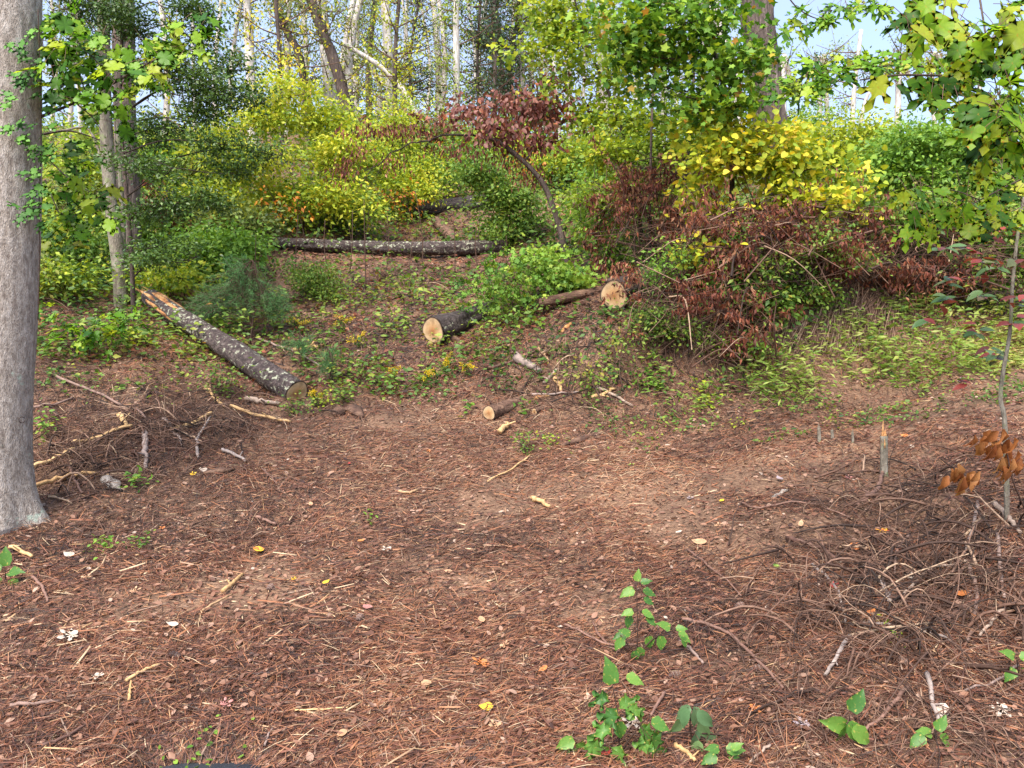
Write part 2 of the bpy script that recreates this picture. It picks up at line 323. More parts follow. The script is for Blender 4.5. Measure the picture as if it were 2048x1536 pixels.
def groundmat():
    m, n = newmat('needle_strewn_soil')
    a, _ = noise_tex(n, 1.3, 6); b, _ = noise_tex(n, 55, 5, stretch=(.5, 1.4, 1), rough=.7); c_, _ = noise_tex(n, 240, 3)
    c = ramp(n, [(.3, .055, .030, .018), (.45, .15, .085, .05), (.6, .32, .20, .13), (.75, .42, .29, .20)], b)
    c = mix(n, c, ramp(n, [(.35, .62, .58, .56), (.65, 1.25, 1.2, 1.15)], a), 1.0, 'MULTIPLY')
    c = mix(n, c, ramp(n, [(.4, .7, .7, .7), (.62, 1.4, 1.3, 1.2)], c_), .7, 'MULTIPLY')
    p = n.nodes.new('ShaderNodeBsdfPrincipled'); p.inputs['Roughness'].default_value = .85; n.links.new(c, p.inputs['Base Color'])
    s = n.nodes.new('ShaderNodeMath'); s.operation = 'ADD'; n.links.new(b, s.inputs[0]); n.links.new(c_, s.inputs[1])
    bu = n.nodes.new('ShaderNodeBump'); bu.inputs['Strength'].default_value = .8; bu.inputs['Distance'].default_value = .015
    n.links.new(s.outputs[0], bu.inputs['Height']); n.links.new(bu.outputs[0], p.inputs['Normal'])
    o = n.nodes.new('ShaderNodeOutputMaterial'); n.links.new(p.outputs[0], o.inputs[0]); return m
M['ground'] = groundmat()
def simplemat(name, stops, rough=.75, tscale=60, bump=.3):
    m, n = newmat(name); a = n.nodes.new('ShaderNodeAttribute'); a.attribute_name = 'tint'; c = ramp(n, stops, a.outputs['Fac'])
    p = n.nodes.new('ShaderNodeBsdfPrincipled'); p.inputs['Roughness'].default_value = rough; p.inputs['Specular IOR Level'].default_value = .4
    n.links.new(c, p.inputs['Base Color']); o = n.nodes.new('ShaderNodeOutputMaterial'); n.links.new(p.outputs[0], o.inputs[0]); return m
M['litter'] = simplemat('pine_needle_litter', [(0, .014, .008, .007), (.25, .065, .027, .018), (.48, .17, .062, .036), (.70, .31, .125, .055), (.82, .34, .17, .085), (.91, .27, .18, .13), (.97, .44, .26, .12), (1, .50, .36, .22)], .6)
M['leaf_litter'] = leafmat('brown_leaf_litter', [(.05, .025, .02), (.15, .07, .045), (.26, .13, .08), (.38, .24, .17), (.5, .4, .32)], rough=.5, trans=.1)
M['asphalt'] = woodmat('asphalt', [(.035, .04, .05), (.06, .067, .08), (.10, .11, .125)], 160, (1, 1, 1), .6, dist=.004, fine=400)

# ------------------------------------------------------------------ ground and road
def axis(parts):
    out = [np.array([parts[0][0]])]
    for a, b, s in parts: out.append(np.linspace(a, b, int(round((b - a) / s)) + 1)[1:])
    return np.concatenate(out)
gx = axis([(-150, -40, 10), (-40, -12, 1.4), (-12, -6, .25), (-6, 6, .05), (6, 12, .25), (12, 40, 1.4), (40, 150, 10)])
gy = axis([(-60, 2.4, 6.24), (2.4, 7, .035), (7, 11.5, .06), (11.5, 20, .15), (20, 50, .6), (50, 200, 10)])
X, Y = np.meshgrid(gx, gy); Z = H(X, Y)
b = Buf(); nx = len(gx); i = (np.arange(len(gy) - 1)[:, None] * nx + np.arange(nx - 1)[None]).ravel()
b.add(np.stack([X, Y, Z], -1).reshape(-1, 3), np.concatenate([np.stack([i, i + 1, i + nx + 1], -1), np.stack([i, i + nx + 1, i + nx], -1)]), 0)
b.obj('ground', M['ground'], smooth=True, kind='structure')
b = Buf(); xs = np.linspace(-40, 40, 801); e = 2.98 + .19 * np.exp(-((xs + 1.25) / .33) ** 4) + .012 * fbm(xs * 8, xs * 0, 3)
V = np.concatenate([np.stack([xs, e, xs * 0 + .0], -1), np.stack([xs, xs * 0 - 6, xs * 0 + .0], -1), np.stack([xs, e + .02, xs * 0 - .07], -1)])
i = np.arange(800); n_ = 801
b.add(V, np.concatenate([np.stack([i + n_, i + n_ + 1, i + 1], -1), np.stack([i + n_, i + 1, i], -1), np.stack([i, i + 1, i + 2 * n_ + 1], -1), np.stack([i, i + 2 * n_ + 1, i + 2 * n_], -1)]), 0)
b.obj('road', M['asphalt'], kind='structure')

# ------------------------------------------------------------------ ground litter
def grad(x, y, e=.03): return (H(x + e, y) - H(x - e, y)) / (2 * e), (H(x, y + e) - H(x, y - e)) / (2 * e)
def sample_ground(N, d0, d1, power=1.0, umax=.74):
    """points of the ground in view, thinning out with distance"""
    t = rng.rand(N) ** power; d = np.exp(math.log(d0) + t * (math.log(d1) - math.log(d0))); u = (rng.rand(N) * 2 - 1) * umax
    return u * d, d
def lie(buf, tmpl, x, y, th, size, tint, wid, lift=.004, roll=.6, pitch=.12):
    gxx, gyy = grad(x, y); N = len(x)
    t = np.stack([np.cos(th), np.sin(th), gxx * np.cos(th) + gyy * np.sin(th) + rng.randn(N) * pitch], -1)
    n = np.stack([-gxx + rng.randn(N) * roll, -gyy + rng.randn(N) * roll, np.ones(N)], -1)
    pos = np.stack([x, y, H(x, y) + lift + np.abs(rng.randn(N)) * .006], -1)
    place(buf, tmpl, pos, t, n, size, tint, wid, zw=tmpl is TENT)
b = Buf(); N = 260000
x, y = sample_ground(N, 2.8, 11.5, .95)
keep = fbm(x * 1.3, y * 1.3, 61) + .5 * rng.rand(N) > -.10 + .42 * np.exp(-((y - 5.6 - .35 * x) / 1.3) ** 2) * sstep(-2.2, -1.2, x) + .0 * sstep(5.2, 7.5, y) * sstep(-.3, -.1, x / y) * sstep(.5, .3, x / y)
x, y = x[keep], y[keep]; N = len(x)
tr = sstep(-.42, -.1, x / y) * sstep(9.2, 7.5, y) * sstep(.62, .3, x / y)
th = np.where(rng.rand(N) < .55 * tr, rng.randn(N) * .45 + .45, rng.rand(N) * 6.28)
th = np.where(rng.rand(N) < .5, th, th + math.pi)
ln = (.03 + .09 * rng.rand(N) ** 2) * (1 + .06 * y); wd = (.0013 + .0018 * rng.rand(N) ** 2) * (.7 + .2 * y) / ln
patch = fbm(x * .7, y * .7, 21)
tint = np.clip(.34 + .25 * rng.randn(N) + .40 * patch + .25 * fbm(x * 2.6, y * 2.6, 23) + .06 * tr, 0, 1) 
tint = np.where(rng.rand(N) < .05, .8 + .2 * rng.rand(N), tint)
lie(b, STRIP, x, y, th, ln, tint, wd)
Nf = 60000; xf, yf = sample_ground(Nf, 9.5, 26, .9); lf = (.06 + .12 * rng.rand(Nf) ** 2) * (.6 + .05 * yf)
lie(b, STRIP, xf, yf, rng.rand(Nf) * 6.28, lf, np.clip(.26 + .25 * rng.randn(Nf) + .4 * fbm(xf * .7, yf * .7, 21), 0, 1), .0011 * yf * (.7 + .8 * rng.rand(Nf)) / lf, lift=.01)
b.obj('needle_litter', M['litter'], kind='stuff')
# chips and splinters with thickness
b = Buf(); N = 11000
x, y = sample_ground(N, 2.8, 10.5, .9)
kk = fbm(x * .8, y * .8, 31) + .35 * sstep(-.1, -.45, x / y) + .25 * sstep(.2, .5, x / y) > -.02 + rng.randn(N) * .25
x, y = x[kk], y[kk]; N = len(x)
ln = .03 + .17 * rng.rand(N) ** 3; wd = (.004 + .006 * rng.rand(N)) / ln
lie(b, TENT, x, y, rng.rand(N) * 6.28, ln, np.clip(np.where(rng.rand(N) < .35 * sstep(.1, -.35, x / y) + .12, .92, .5) + .15 * rng.randn(N), 0, 1), wd, roll=.3)
b.obj('wood_chips', M['litter'], kind='stuff')
# brown leaves
b = Buf(); N = 34000
x, y = sample_ground(N, 2.8, 26, .75)
d_ = y; lie(b, OVATE, x, y, rng.rand(N) * 6.28, (.022 + .03 * rng.rand(N)**2) * (.8 + .05 * y), np.clip(.38 + .2 * rng.randn(N), 0, 1), .7 + .5 * rng.rand(N), lift=.01, roll=.45, pitch=.25)
b.obj('leaf_litter', M['leaf_litter'], kind='stuff')
# thin bent twigs, denser in the two brushy places left and right
b = Buf()
def twig_at(x, y, L, r, tint, lift=.0, th=None, arch=.0):
    th = rng.rand() * 6.28 if th is None else th
    n = 5; s = np.linspace(-.5, .5, n) * L; bend = rng.randn() * .25
    a = th + bend * np.linspace(-1, 1, n); xs = x + np.cumsum(np.cos(a)) * L / n; ys = y + np.cumsum(np.sin(a)) * L / n
    ys = np.maximum(ys, 2.4)
    zs = np.array(H(xs, ys)); zs = .35 * zs + .65 * np.linspace(zs[0], zs[-1], n); zs = np.maximum(zs, H(xs, ys) - .01) + lift + arch * np.sin(np.linspace(0, 3.14, n)) + r
    tube(b, np.stack([xs, ys, zs], -1), r * np.linspace(1, .5, n), 3, tint, cap=False)
for k in range(5200):
    if rng.rand() < .42: px_, py_ = 1500 + rng.rand() * 600, 880 + rng.rand() ** 1.1 * 680
    elif rng.rand() < .6: px_, py_ = rng.rand() * 560, 740 + rng.rand() ** .9 * 330
    else: px_, py_ = rng.rand() * 2048, 780 + rng.rand() * 780
    u = (px_ - CX) / F; dd = np.interp(py_, [740, 800, 850, 950, 1050, 1300, 1536], [9.3, 8.7, 8.2, 6.9, 5.8, 3.95, 3.05])
    if px_ > 1500: dd = np.interp(py_, [850, 950, 1110, 1320, 1536], [7, 5.6, 4.5, 3.6, 2.95])
    big = rng.rand()
    twig_at(u * dd, dd, .09 + .35 * rng.rand() ** 2, .0012 + .0035 * big ** 4 + .0002 * dd, np.clip(.25 + .3 * rng.rand() + (.35 if rng.rand() < .2 else 0), 0, 1), lift=.003 + .03 * rng.rand() ** 3, arch=.05 * rng.rand() ** 2)
b.obj('twig_litter', M['twig'], kind='stuff', smooth=True)

# ------------------------------------------------------------------ sticks one can point at
def jig(p, amp):
    q = p.copy(); q[1:-1] += rng.randn(len(p) - 2, 3) * amp; return q
def stick(pts, wpx, tint, label, name='stick', cat='stick', lift=0.015, mat='wood_sticks', sides=6, taper=.65, group=None):
    w_ = [at(*p) for p in pts]
    d = np.mean([p[1] for p in w_]); r = 1.3 * wpx / F * d / 2
    n = 4 * len(w_); q = curve(w_, n); q[:, 2] = np.maximum(q[:, 2], H(q[:, 0], q[:, 1])) + r * .8 + lift
    q = jig(q, r * .25); bb = Buf(); tube(bb, q, r * np.linspace(1, taper, n), sides, tint, rough=.35, seed=rng.rand() * 50)
    # a side stub
    if len(w_) > 1 and wpx > 3:
        k = int(n * (.3 + .4 * rng.rand())); dirv = norm(rng.randn(3) * [1, 1, .3] + [0, 0, .3]); tube(bb, np.array([q[k], q[k] + dirv * r * 4]), [r * .45, r * .25], 5, tint, cap=False)
    return single(name, bb, M[mat], q[0], label, cat, group, smooth=True)
S = [
 ([(52, 956), (100, 928), (150, 903)], 7, 1.0, 'pale peeled stick slanting up from the foot of the big grey trunk'),
 ([(55, 984), (120, 966), (197, 956)], 9, .85, 'thick tan stick lying level just right of the big grey trunk foot'),
 ([(143, 893), (210, 878), (265, 857)], 7, .92, 'long tan stick with bright tip, above the pale peeled stick at left'),
 ([(342, 867), (385, 853), (424, 833)], 8, .95, 'bright tan stick below the lichen covered log, pointing up right'),
 ([(289, 872), (291, 905), (292, 944)], 9, .55, 'grey stubby stick pointing straight down the slope at left'),
 ([(326, 842), (345, 868), (364, 898)], 5, .55, 'thin grey stick right of the stubby grey one'),
 ([(113, 758), (180, 785), (240, 815), (294, 845)], 5, .45, 'long grey brown branch running down the bank beside the big trunk'),
 ([(444, 905), (468, 915), (492, 929)], 6, .6, 'short grey stick at the right end of the left debris bank'),
 ([(407, 780), (430, 803), (451, 820)], 5, .9, 'tan stick just left of the lower end of the lichen log'),
 ([(461, 818), (520, 837), (581, 849)], 6, .9, 'long tan stick lying below the sawn end of the lichen log'),
 ([(55, 992), (100, 998), (143, 1013)], 4, .7, 'pale thin twig on the ground beside the big trunk root'),
 ([(140, 941), (150, 968), (164, 992)], 5, .35, 'dark twig crossing the thick tan stick by the trunk'),
 ([(523, 941), (540, 958), (554, 973)], 3, .3, 'thin dark twig on the bare ground below the left debris bank'),
 ([(65, 820), (105, 815), (147, 799)], 4, .45, 'slim brown stick against the right side of the big trunk'),
 ([(492, 804), (525, 810), (560, 816)], 9, .65, 'bark covered stick in front of the lichen log sawn end'),
 ([(137, 544), (158, 580), (178, 616)], 4, .3, 'thin red brown stem leaning in the weeds left of the twin trunks'),
 ([(92, 551), (130, 536), (164, 520)], 6, .6, 'pale grey fallen branch on the slope beyond the big trunk'),
 ([(80, 562), (102, 552), (126, 545)], 5, .6, 'short pale branch under the pale grey fallen branch at left'),
 ([(588, 708), (612, 704), (636, 700)], 8, .85, 'short tan stick with peeling bark right of the lichen log'),
 ([(513, 681), (560, 698), (600, 714), (639, 736)], 4, .5, 'thin grey twig arching behind the lichen log'),
 ([(349, 864), (380, 878), (407, 893)], 4, .7, 'thin pinkish twig crossing below the bright tan stick'),
 ([(398, 920), (394, 885), (408, 860), (422, 838)], 5, .6, 'crooked grey twig standing right of the bright tan stick'),
 ([(239, 835), (246, 848), (253, 859)], 8, .95, 'short bright stick end poking up on the left bank'),
 ([(1033, 726), (1058, 738), (1081, 755)], 14, .55, 'stout lichen spotted grey branch under the earth bank'),
 ([(1077, 702), (1088, 715), (1098, 729)], 6, .75, 'pale forked twig above the stout grey branch'),
 ([(968, 743), (1020, 730), (1074, 705)], 5, .3, 'dark long twig running left from the earth bank'),
 ([(1087, 773), (1105, 755), (1115, 743)], 6, .65, 'grey stick pointing up right below the earth bank'),
 ([(1108, 763), (1118, 776), (1122, 787)], 7, .9, 'short curved tan stick right of centre'),
 ([(1193, 780), (1230, 797), (1265, 818)], 6, .65, 'long straight grey stick sloping down on the right of the small split log'),
 ([(1064, 794), (1110, 793), (1163, 790)], 4, .55, 'thin level twig behind the small split log'),
 ([(999, 872), (1008, 863), (1017, 855)], 10, .95, 'stubby peeled stick below the small split log'),
 ([(1064, 1003), (1082, 1011), (1098, 1020)], 8, .9, 'short tan stick alone in the middle of the bare ground'),
 ([(797, 989), (820, 991), (836, 985)], 5, .75, 'curved pale twig on bare ground left of centre'),
 ([(1060, 915), (1020, 945), (975, 968)], 3, .95, 'long straw stem lying across the bare ground'),
 ([(1183, 801), (1208, 795), (1231, 784)], 7, .9, 'tan split stick in front of the earth bank'),
 ([(1710, 696), (1750, 693), (1786, 684)], 5, .55, 'straight grey stick at the edge of the green grass'),
 ([(1587, 667), (1630, 642), (1673, 616)], 6, .5, 'grey brush stem leaning on the right bank'),
 ([(1573, 664), (1598, 683), (1621, 701)], 5, .45, 'brown stem sloping down in front of the right bank'),
 ([(1714, 1019), (1740, 1000), (1758, 978), (1767, 940)], 8, .4, 'curved root running down from the splintered stump'),
 ([(1964, 1128), (1900, 1140), (1844, 1161), (1789, 1221)], 6, .65, 'long branching grey stick in the brush at right'),
 ([(1954, 1011), (1945, 1070), (1924, 1121)], 6, .55, 'grey stick running down toward the long branching stick'),
 ([(1989, 1016), (2015, 1045), (2041, 1076)], 9, .65, 'thick pale grey stick under the orange dead leaves at right edge'),
 ([(1994, 1076), (2000, 1140), (2009, 1206)], 7, .5, 'upright grey brown stick near the right edge of the brush'),
 ([(1934, 1136), (1954, 1190), (1950, 1240), (1934, 1291)], 7, .45, 'bowed red brown stick in the middle of the right brush'),
 ([(2009, 1226), (1985, 1250), (1959, 1281)], 6, .65, 'short pale stick crossing below the bowed stick'),
 ([(1756, 1161), (1768, 1185), (1781, 1216)], 10, .6, 'stubby grey stick left of the long branching stick'),
 ([(1699, 1281), (1675, 1320), (1649, 1361)], 7, .6, 'pinkish grey stick pointing down left on open litter'),
 ([(1364, 1246), (1420, 1258), (1464, 1281), (1520, 1335), (1566, 1386)], 6, .35, 'long red brown stem lying right of the leafy seedling'),
 ([(1624, 1136), (1660, 1170), (1679, 1196), (1691, 1256)], 5, .6, 'thin bending grey twig in the litter at right'),
 ([(1679, 1101), (1705, 1101), (1734, 1102)], 6, .7, 'short level stick under a fallen orange leaf'),
 ([(1574, 1086), (1625, 1100), (1674, 1126)], 9, .2, 'thick dark wet stick at the left end of the right brush'),
 ([(1374, 1106), (1430, 1150), (1484, 1201)], 4, .35, 'thin dark twig right of the seedling top'),
 ([(1129, 1256), (1170, 1275), (1214, 1296), (1274, 1298)], 4, .4, 'dark bent twig passing behind the seedling foot'),
 ([(1359, 1291), (1385, 1312), (1406, 1336)], 6, .5, 'short grey brown stick right of the seedling foot'),
 ([(1854, 1356), (1865, 1405), (1879, 1461)], 8, .6, 'pale grey stick at the bottom right pointing down'),
 ([(1819, 1381), (1775, 1430), (1729, 1476)], 7, .4, 'reddish stick sloping down left at the bottom right'),
 ([(1889, 1251), (1920, 1232), (1949, 1211)], 9, .35, 'short thick brown stick ending at the bowed stick'),
 ([(1330, 1395), (1315, 1418), (1302, 1442)], 6, .4, 'dark stub behind the ragged leafy plant'),
 ([(85, 1501), (130, 1484), (170, 1461)], 6, .25, 'dark straight stick in the bottom left corner'),
 ([(20, 1421), (70, 1418), (120, 1411)], 7, .45, 'red brown stick at the left edge near the bottom'),
 ([(252, 1371), (285, 1352), (320, 1338)], 6, .9, 'tan stick pointing up right in the lower left'),
 ([(445, 1191), (468, 1172), (485, 1156)], 7, .85, 'tan stick left of the two small yellow leaves'),
 ([(405, 1228), (435, 1210), (465, 1195)], 4, .75, 'pale twig just below the tan stick at left'),
 ([(257, 1411), (260, 1390), (262, 1371)], 5, .85, 'short pale twig pointing down in the lower left'),
 ([(65, 1161), (85, 1185), (95, 1211)], 5, .4, 'grey brown bent twig near the left edge'),
 ([(590, 1428), (650, 1427), (712, 1423)], 3, 1.0, 'long pale straw lying level near the bottom centre'),
 ([(530, 1501), (536, 1480), (545, 1466)], 4, .5, 'curved grey twig above the asphalt patch'),
 ([(512, 1041), (530, 1048), (552, 1056)], 6, .4, 'dark twig on bare ground above the red and yellow leaf'),
 ([(20, 1103), (45, 1112), (65, 1121)], 8, .95, 'bright orange tan stick below the trunk at the left edge'),
 ([(1480, 1011), (1520, 1022), (1600, 1010), (1700, 1042)], 4, .4, 'long low branch along the top of the right brush'),
 ([(1820, 1075), (1795, 1110), (1789, 1160)], 5, .45, 'brown twig left of the long branching stick top'),
 ([(1749, 1111), (1730, 1150), (1714, 1176)], 5, .3, 'dark forked twig in the right brush near orange leaf'),
 ([(1905, 1290), (1860, 1275), (1790, 1262), (1700, 1258)], 6, .6, 'flat grey branch lying level across the right litter'),
 ([(2035, 1340), (1990, 1372), (1930, 1390)], 5, .5, 'thin branch in the lower right corner litter'),
 ([(1214, 1296), (1196, 1275), (1186, 1252)], 4, .3, 'dark little fork left of the seedling foot'),
 ([(1540, 1500), (1515, 1520), (1500, 1534)], 5, .65, 'pale twig at the very bottom right of centre'),
 ([(1350, 1500), (1375, 1520), (1390, 1534)], 8, .85, 'tan stick end at the bottom edge by the drooping plant'),
]
for pts, wp, ti, lab in S: stick(pts, wp, ti, lab)

# chunks of bark and wood
def chunk(pts, wpx, mat, tint, label, name, cat, flat=.45):
    w_ = [at(*p) for p in pts]; d = np.mean([p[1] for p in w_]); r = wpx / F * d / 2
    q = curve(w_, 7); q[:, 2] = np.maximum(q[:, 2], H(q[:, 0], q[:, 1])) + r * flat * .6
    bb = Buf(); tube(bb, q, r * np.array([.45, .9, 1, .95, 1, .8, .3]) * (1 + .25 * rng.randn(7)), 7, tint, rough=.6, seed=rng.rand() * 9)
    return single(name, bb, M[mat], q[0], label, cat)
chunk([(205, 962), (222, 970), (243, 985)], 20, 'grey_bark', .5, 'grey knobbly chunk of wood beside the thick tan stick', 'wood_chunk', 'wood')
chunk([(405, 948), (435, 944), (470, 940)], 10, 'rot', .5, 'grey weathered bark strip on the left bare ground', 'bark_strip', 'bark')
chunk([(1122, 893), (1165, 880), (1212, 868)], 12, 'rot', .5, 'flat weathered slab of grey bark in the middle of the slope', 'bark_strip', 'bark')
chunk([(1543, 999), (1560, 990), (1577, 982)], 9, 'grey_bark', .5, 'small pale grey bark slab on bare ground left of the stump', 'bark_strip', 'bark')
chunk([(1068, 799), (1085, 795), (1106, 791)], 8, 'split_wood', .9, 'bright orange split wood sliver right of the small split log', 'wood_sliver', 'wood')
chunk([(1123, 666), (1133, 656), (1147, 647)], 11, 'split_wood', .9, 'bright orange wood chip on the earth bank', 'wood_sliver', 'wood')
chunk([(1105, 557), (1120, 551), (1139, 547)], 11, 'split_wood', .9, 'orange wood sliver among leaves above the brown log', 'wood_sliver', 'wood')
chunk([(75, 660), (80, 645), (84, 632)], 16, 'split_wood', .8, 'torn orange wood chip behind the big grey trunk', 'wood_sliver', 'wood')
chunk([(285, 575), (295, 570), (303, 578)], 14, 'split_wood', .8, 'splintered orange stub above the broken end of the lichen log', 'wood_sliver', 'wood')
chunk([(888, 675), (905, 680), (925, 683)], 14, 'rot', .4, 'rotting brown wood lump under the middle sawn log', 'wood_chunk', 'wood')
chunk([(665, 832), (700, 822), (725, 838)], 26, 'rot', .4, 'low rotten stump mound at the top of the bare ground', 'wood_chunk', 'wood')

# ------------------------------------------------------------------ logs
def log(p0, p1, r0, r1, mat, label, cut0=True, cut1=False, mid=None, name='fallen_log', ragged=False, group=None, rings=True):
    root = thing(name, p0, label, 'log', group)
    L = np.linalg.norm(np.array(p1) - p0); n = max(int(L / .045), 12)
    q = curve([p0, p1] if mid is None else [p0, mid, p1], n)
    bb = Buf(); rr = np.linspace(r0, r1, n)
    tube(bb, q, rr, 40, .5, rough=.2, cap=not cut0, seed=rng.rand() * 30)
    bb.obj('bark', M[mat], root, smooth=True)
    for flag, e, o_, r in ((cut0, 0, 1, r0), (cut1, -1, -2, r1)):
        if not flag: continue
        c = q[e]; nrm = norm(q[e] - q[o_]); a = norm(np.cross(nrm, [0, 0, 1.])); b_ = np.cross(nrm, a)
        me = Buf(); th = np.linspace(0, 2 * math.pi, 33)[:-1]; V = [[0, 0, 0]]; T = []; A = [0]
        for k, f in enumerate((.3, .6, .88, .93, 1.0)):
            rad = r * f * (1 + .05 * np.sin(th * 3 + 1)) ; z = 0 * th
            V += [[math.cos(t) * q_, math.sin(t) * q_, zz] for t, q_, zz in zip(th, rad, z)]; A += [[.3, .6, .85, 1., 1.][k]] * 32
        for j in range(32):
            j2 = (j + 1) % 32; T.append((0, 1 + j, 1 + j2))
            for k in range(4):
                o1 = 1 + 32 * k; o2 = o1 + 32; T += [(o1 + j, o2 + j, o2 + j2), (o1 + j, o2 + j2, o1 + j2)]
        me.add(np.array(V), np.array(T), np.array(A)); o = me.obj('cut_face', M['cut'])
        o.matrix_world = Matrix(((a[0], b_[0], nrm[0], 0), (a[1], b_[1], nrm[1], 0), (a[2], b_[2], nrm[2], 0), (0, 0, 0, 1)))
        o.location = c + nrm * .004 - np.array(p0); o.parent = root
    return root, q
def on(px, py, up):
    p = at(px, py); p[2] += up; return p
# the lichen log at left: sawn end below right, torn orange end above left
a0 = on(592, 800, .16); b0 = on(300, 640, .34); a0 = P(594, 786, a0[1]); 
r_, q_ = log(a0, b0, .155, .12, 'log_bark', 'black fallen log mottled with pale lichen, sawn end downhill, torn orange end uphill')
bb = Buf(); dv = norm(b0 - a0)
for k in range(26):
    t = k / 26 * 6.28 + rng.rand(); s = norm(np.cross(dv, [0, 0, 1])) * math.cos(t) + np.cross(norm(np.cross(dv, [0, 0, 1])), dv) * math.sin(t)
    rr = .118 * (.4 + .62 * (k % 3 > 0)); st = b0 - dv * (.9 * rng.rand() + .25) + s * rr; en = b0 + dv * (.05 + .38 * rng.rand() * (1 if s[2] > -.2 else .4)) + s * rr * .6
    tube(bb, curve([st, (st + en) / 2 + s * .012, en], 6), [.012, .03, .032, .026, .016, .004], 5, .5)
bb.obj('torn_wood', M['split_wood'], r_)
# middle log with sawn end facing the camera
a1 = P(866, 661, at(866, 692)[1]); b1 = P(1015, 618, a1[1] + 1.5)
log(a1, b1, .19, .17, 'log_dark', 'sawn log in the middle of the slope, pale end facing left')
a2 = P(1228, 590, at(1228, 622)[1] - .05); b2 = P(1345, 545, a2[1] + 1.6)
log(a2, b2, .20, .22, 'log_dark', 'thick log with bright round sawn end jutting from the dead brush')
a3 = P(1078, 607, at(1078, 622)[1] - .25); b3 = P(1205, 580, a3[1] + .3)
log(a3, b3, .075, .065, 'rot', 'barkless brown log between the two sawn logs', cut0=False)
def far(px, py, up=0.0, dd=None):
    p = at(px, py + 14); return P(px, py, p[1])
l0 = far(548, 487); l1 = far(760, 488); l2 = far(1015, 490); dm = (l0[1] + l2[1]) / 2
log(P(548, 486, dm), P(1015, 493, dm + .3), .115, .14, 'log_bark', 'long thin trunk lying level across the slope, nearer of the two far logs', cut0=False, mid=P(800, 497, dm + .1))
dm = at(900, 425)[1]
log(P(836, 417, dm), P(1010, 404, dm + .6), .16, .25, 'log_dark', 'dark heavy log half hidden in yellow leaves high on the slope', cut0=False)
dm = at(880, 455)[1]
log(P(870, 440, dm), P(912, 486, dm - 1.5), .10, .13, 'rot', 'brown leaning log between the two far logs', cut0=False)
dm = at(280, 352)[1]
log(P(255, 350, dm), P(400, 356, dm), .13, .13, 'log_dark', 'far log behind the twin trunks on the upper left slope', cut0=False)
a4 = P(978, 826, at(978, 840)[1]); b4 = P(1062, 796, a4[1] + .75)
r_, q_ = log(a4, b4, .085, .065, 'rot', 'small split log with orange sawn end at the edge of bare ground', name='split_log')
a5 = at(1069, 830); log(P(1069, 823, a5[1]), P(1090, 815, a5[1] + .15), .038, .035, 'rot', 'tiny round orange sawn branch end right of the small split log', name='sawn_branch')
log(P(1590, 470, 10.2), P(1215, 560, 10.6) + np.array([0, .2, 0]), .05, .035, 'dark_bark', 'dark branch buried in the dead brush above the thick sawn log', name='buried_branch', cut0=False)

# labels that place a look-alike by the nearest landmark tree
LM = [(20, 'big grey trunk'), (215, 'mossy twin trunk'), (460, 'evergreen branch tips'), (668, 'leaning dark trunk'), (790, 'yellow leaved tree in the sky gap'), (913, 'centre pale trunk'), (1040, 'burgundy tree crown'), (1200, 'yellow sapling stem'), (1460, 'maple stem'), (1530, 'rough brown trunk'), (1710, 'forked bare tree'), (2030, 'red leaved sapling')]
def by_landmark(kind, xs):
    """one phrase for each x: ordinal and side from the nearest landmark"""
    near = [min(range(len(LM)), key=lambda j: abs(LM[j][0] - x)) for x in xs]; out = []
    for i_, x in enumerate(xs):
        l = LM[near[i_]]; side = x >= l[0]; same = sorted([abs(x2 - l[0]) for x2, n2 in zip(xs, near) if n2 == near[i_] and (x2 >= l[0]) == side]); o_ = same.index(abs(x - l[0]))
        out.append(('nearest', 'second', 'third', 'fourth', 'fifth', 'sixth', 'seventh', 'eighth')[min(o_, 7)] + ' ' + kind + (' right' if side else ' left') + ' of the ' + l[1])
    return out
# ------------------------------------------------------------------ trees and shrubs
def leafspray(buf, c, s, N, tmpl, size, tintf, droop, out=None, flat=.6, up=1.0, jit=.8, wts=None):
    """leaves round points c (M,3) with spread s, some twigs full and some nearly bare"""
    i = rng.randint(0, len(c), N) if wts is None else rng.choice(len(c), N, p=wts / wts.sum())
    o = rng.randn(N, 3) * s * np.array([1, 1, flat]); p = c[i] + o
    d = norm(o + 1e-6) + rng.randn(N, 3) * .6; d[:, 2] -= droop
    nn = rng.randn(N, 3) * jit; nn[:, 2] += up; nn[:, 1] -= .55 * up
    sz = size * (.6 + .7 * rng.rand(N)); place(buf, tmpl, p, d, nn, sz, tintf(N, p))
def tnt(mu=.45, sd=.22):
    def f(N, p):
        return np.clip(mu + sd * rng.randn(N) * .8 + .55 * sd * 2 * fbm(p[:, 0] * 1.3 + p[:, 1], p[:, 2] * 1.3, 4), 0, 1)
    return f
def blobs3(blobs, d):
    out = []
    for bl in blobs:
        cx, cy, rx, ry = bl[:4]; dd = d + (bl[4] if len(bl) > 4 else 0); wt = bl[5] if len(bl) > 5 else 1
        out.append((P(cx, cy, dd), np.array([rx, .8 * (rx + ry) / 2, ry]) / F * dd, wt, rx * ry))
    return out
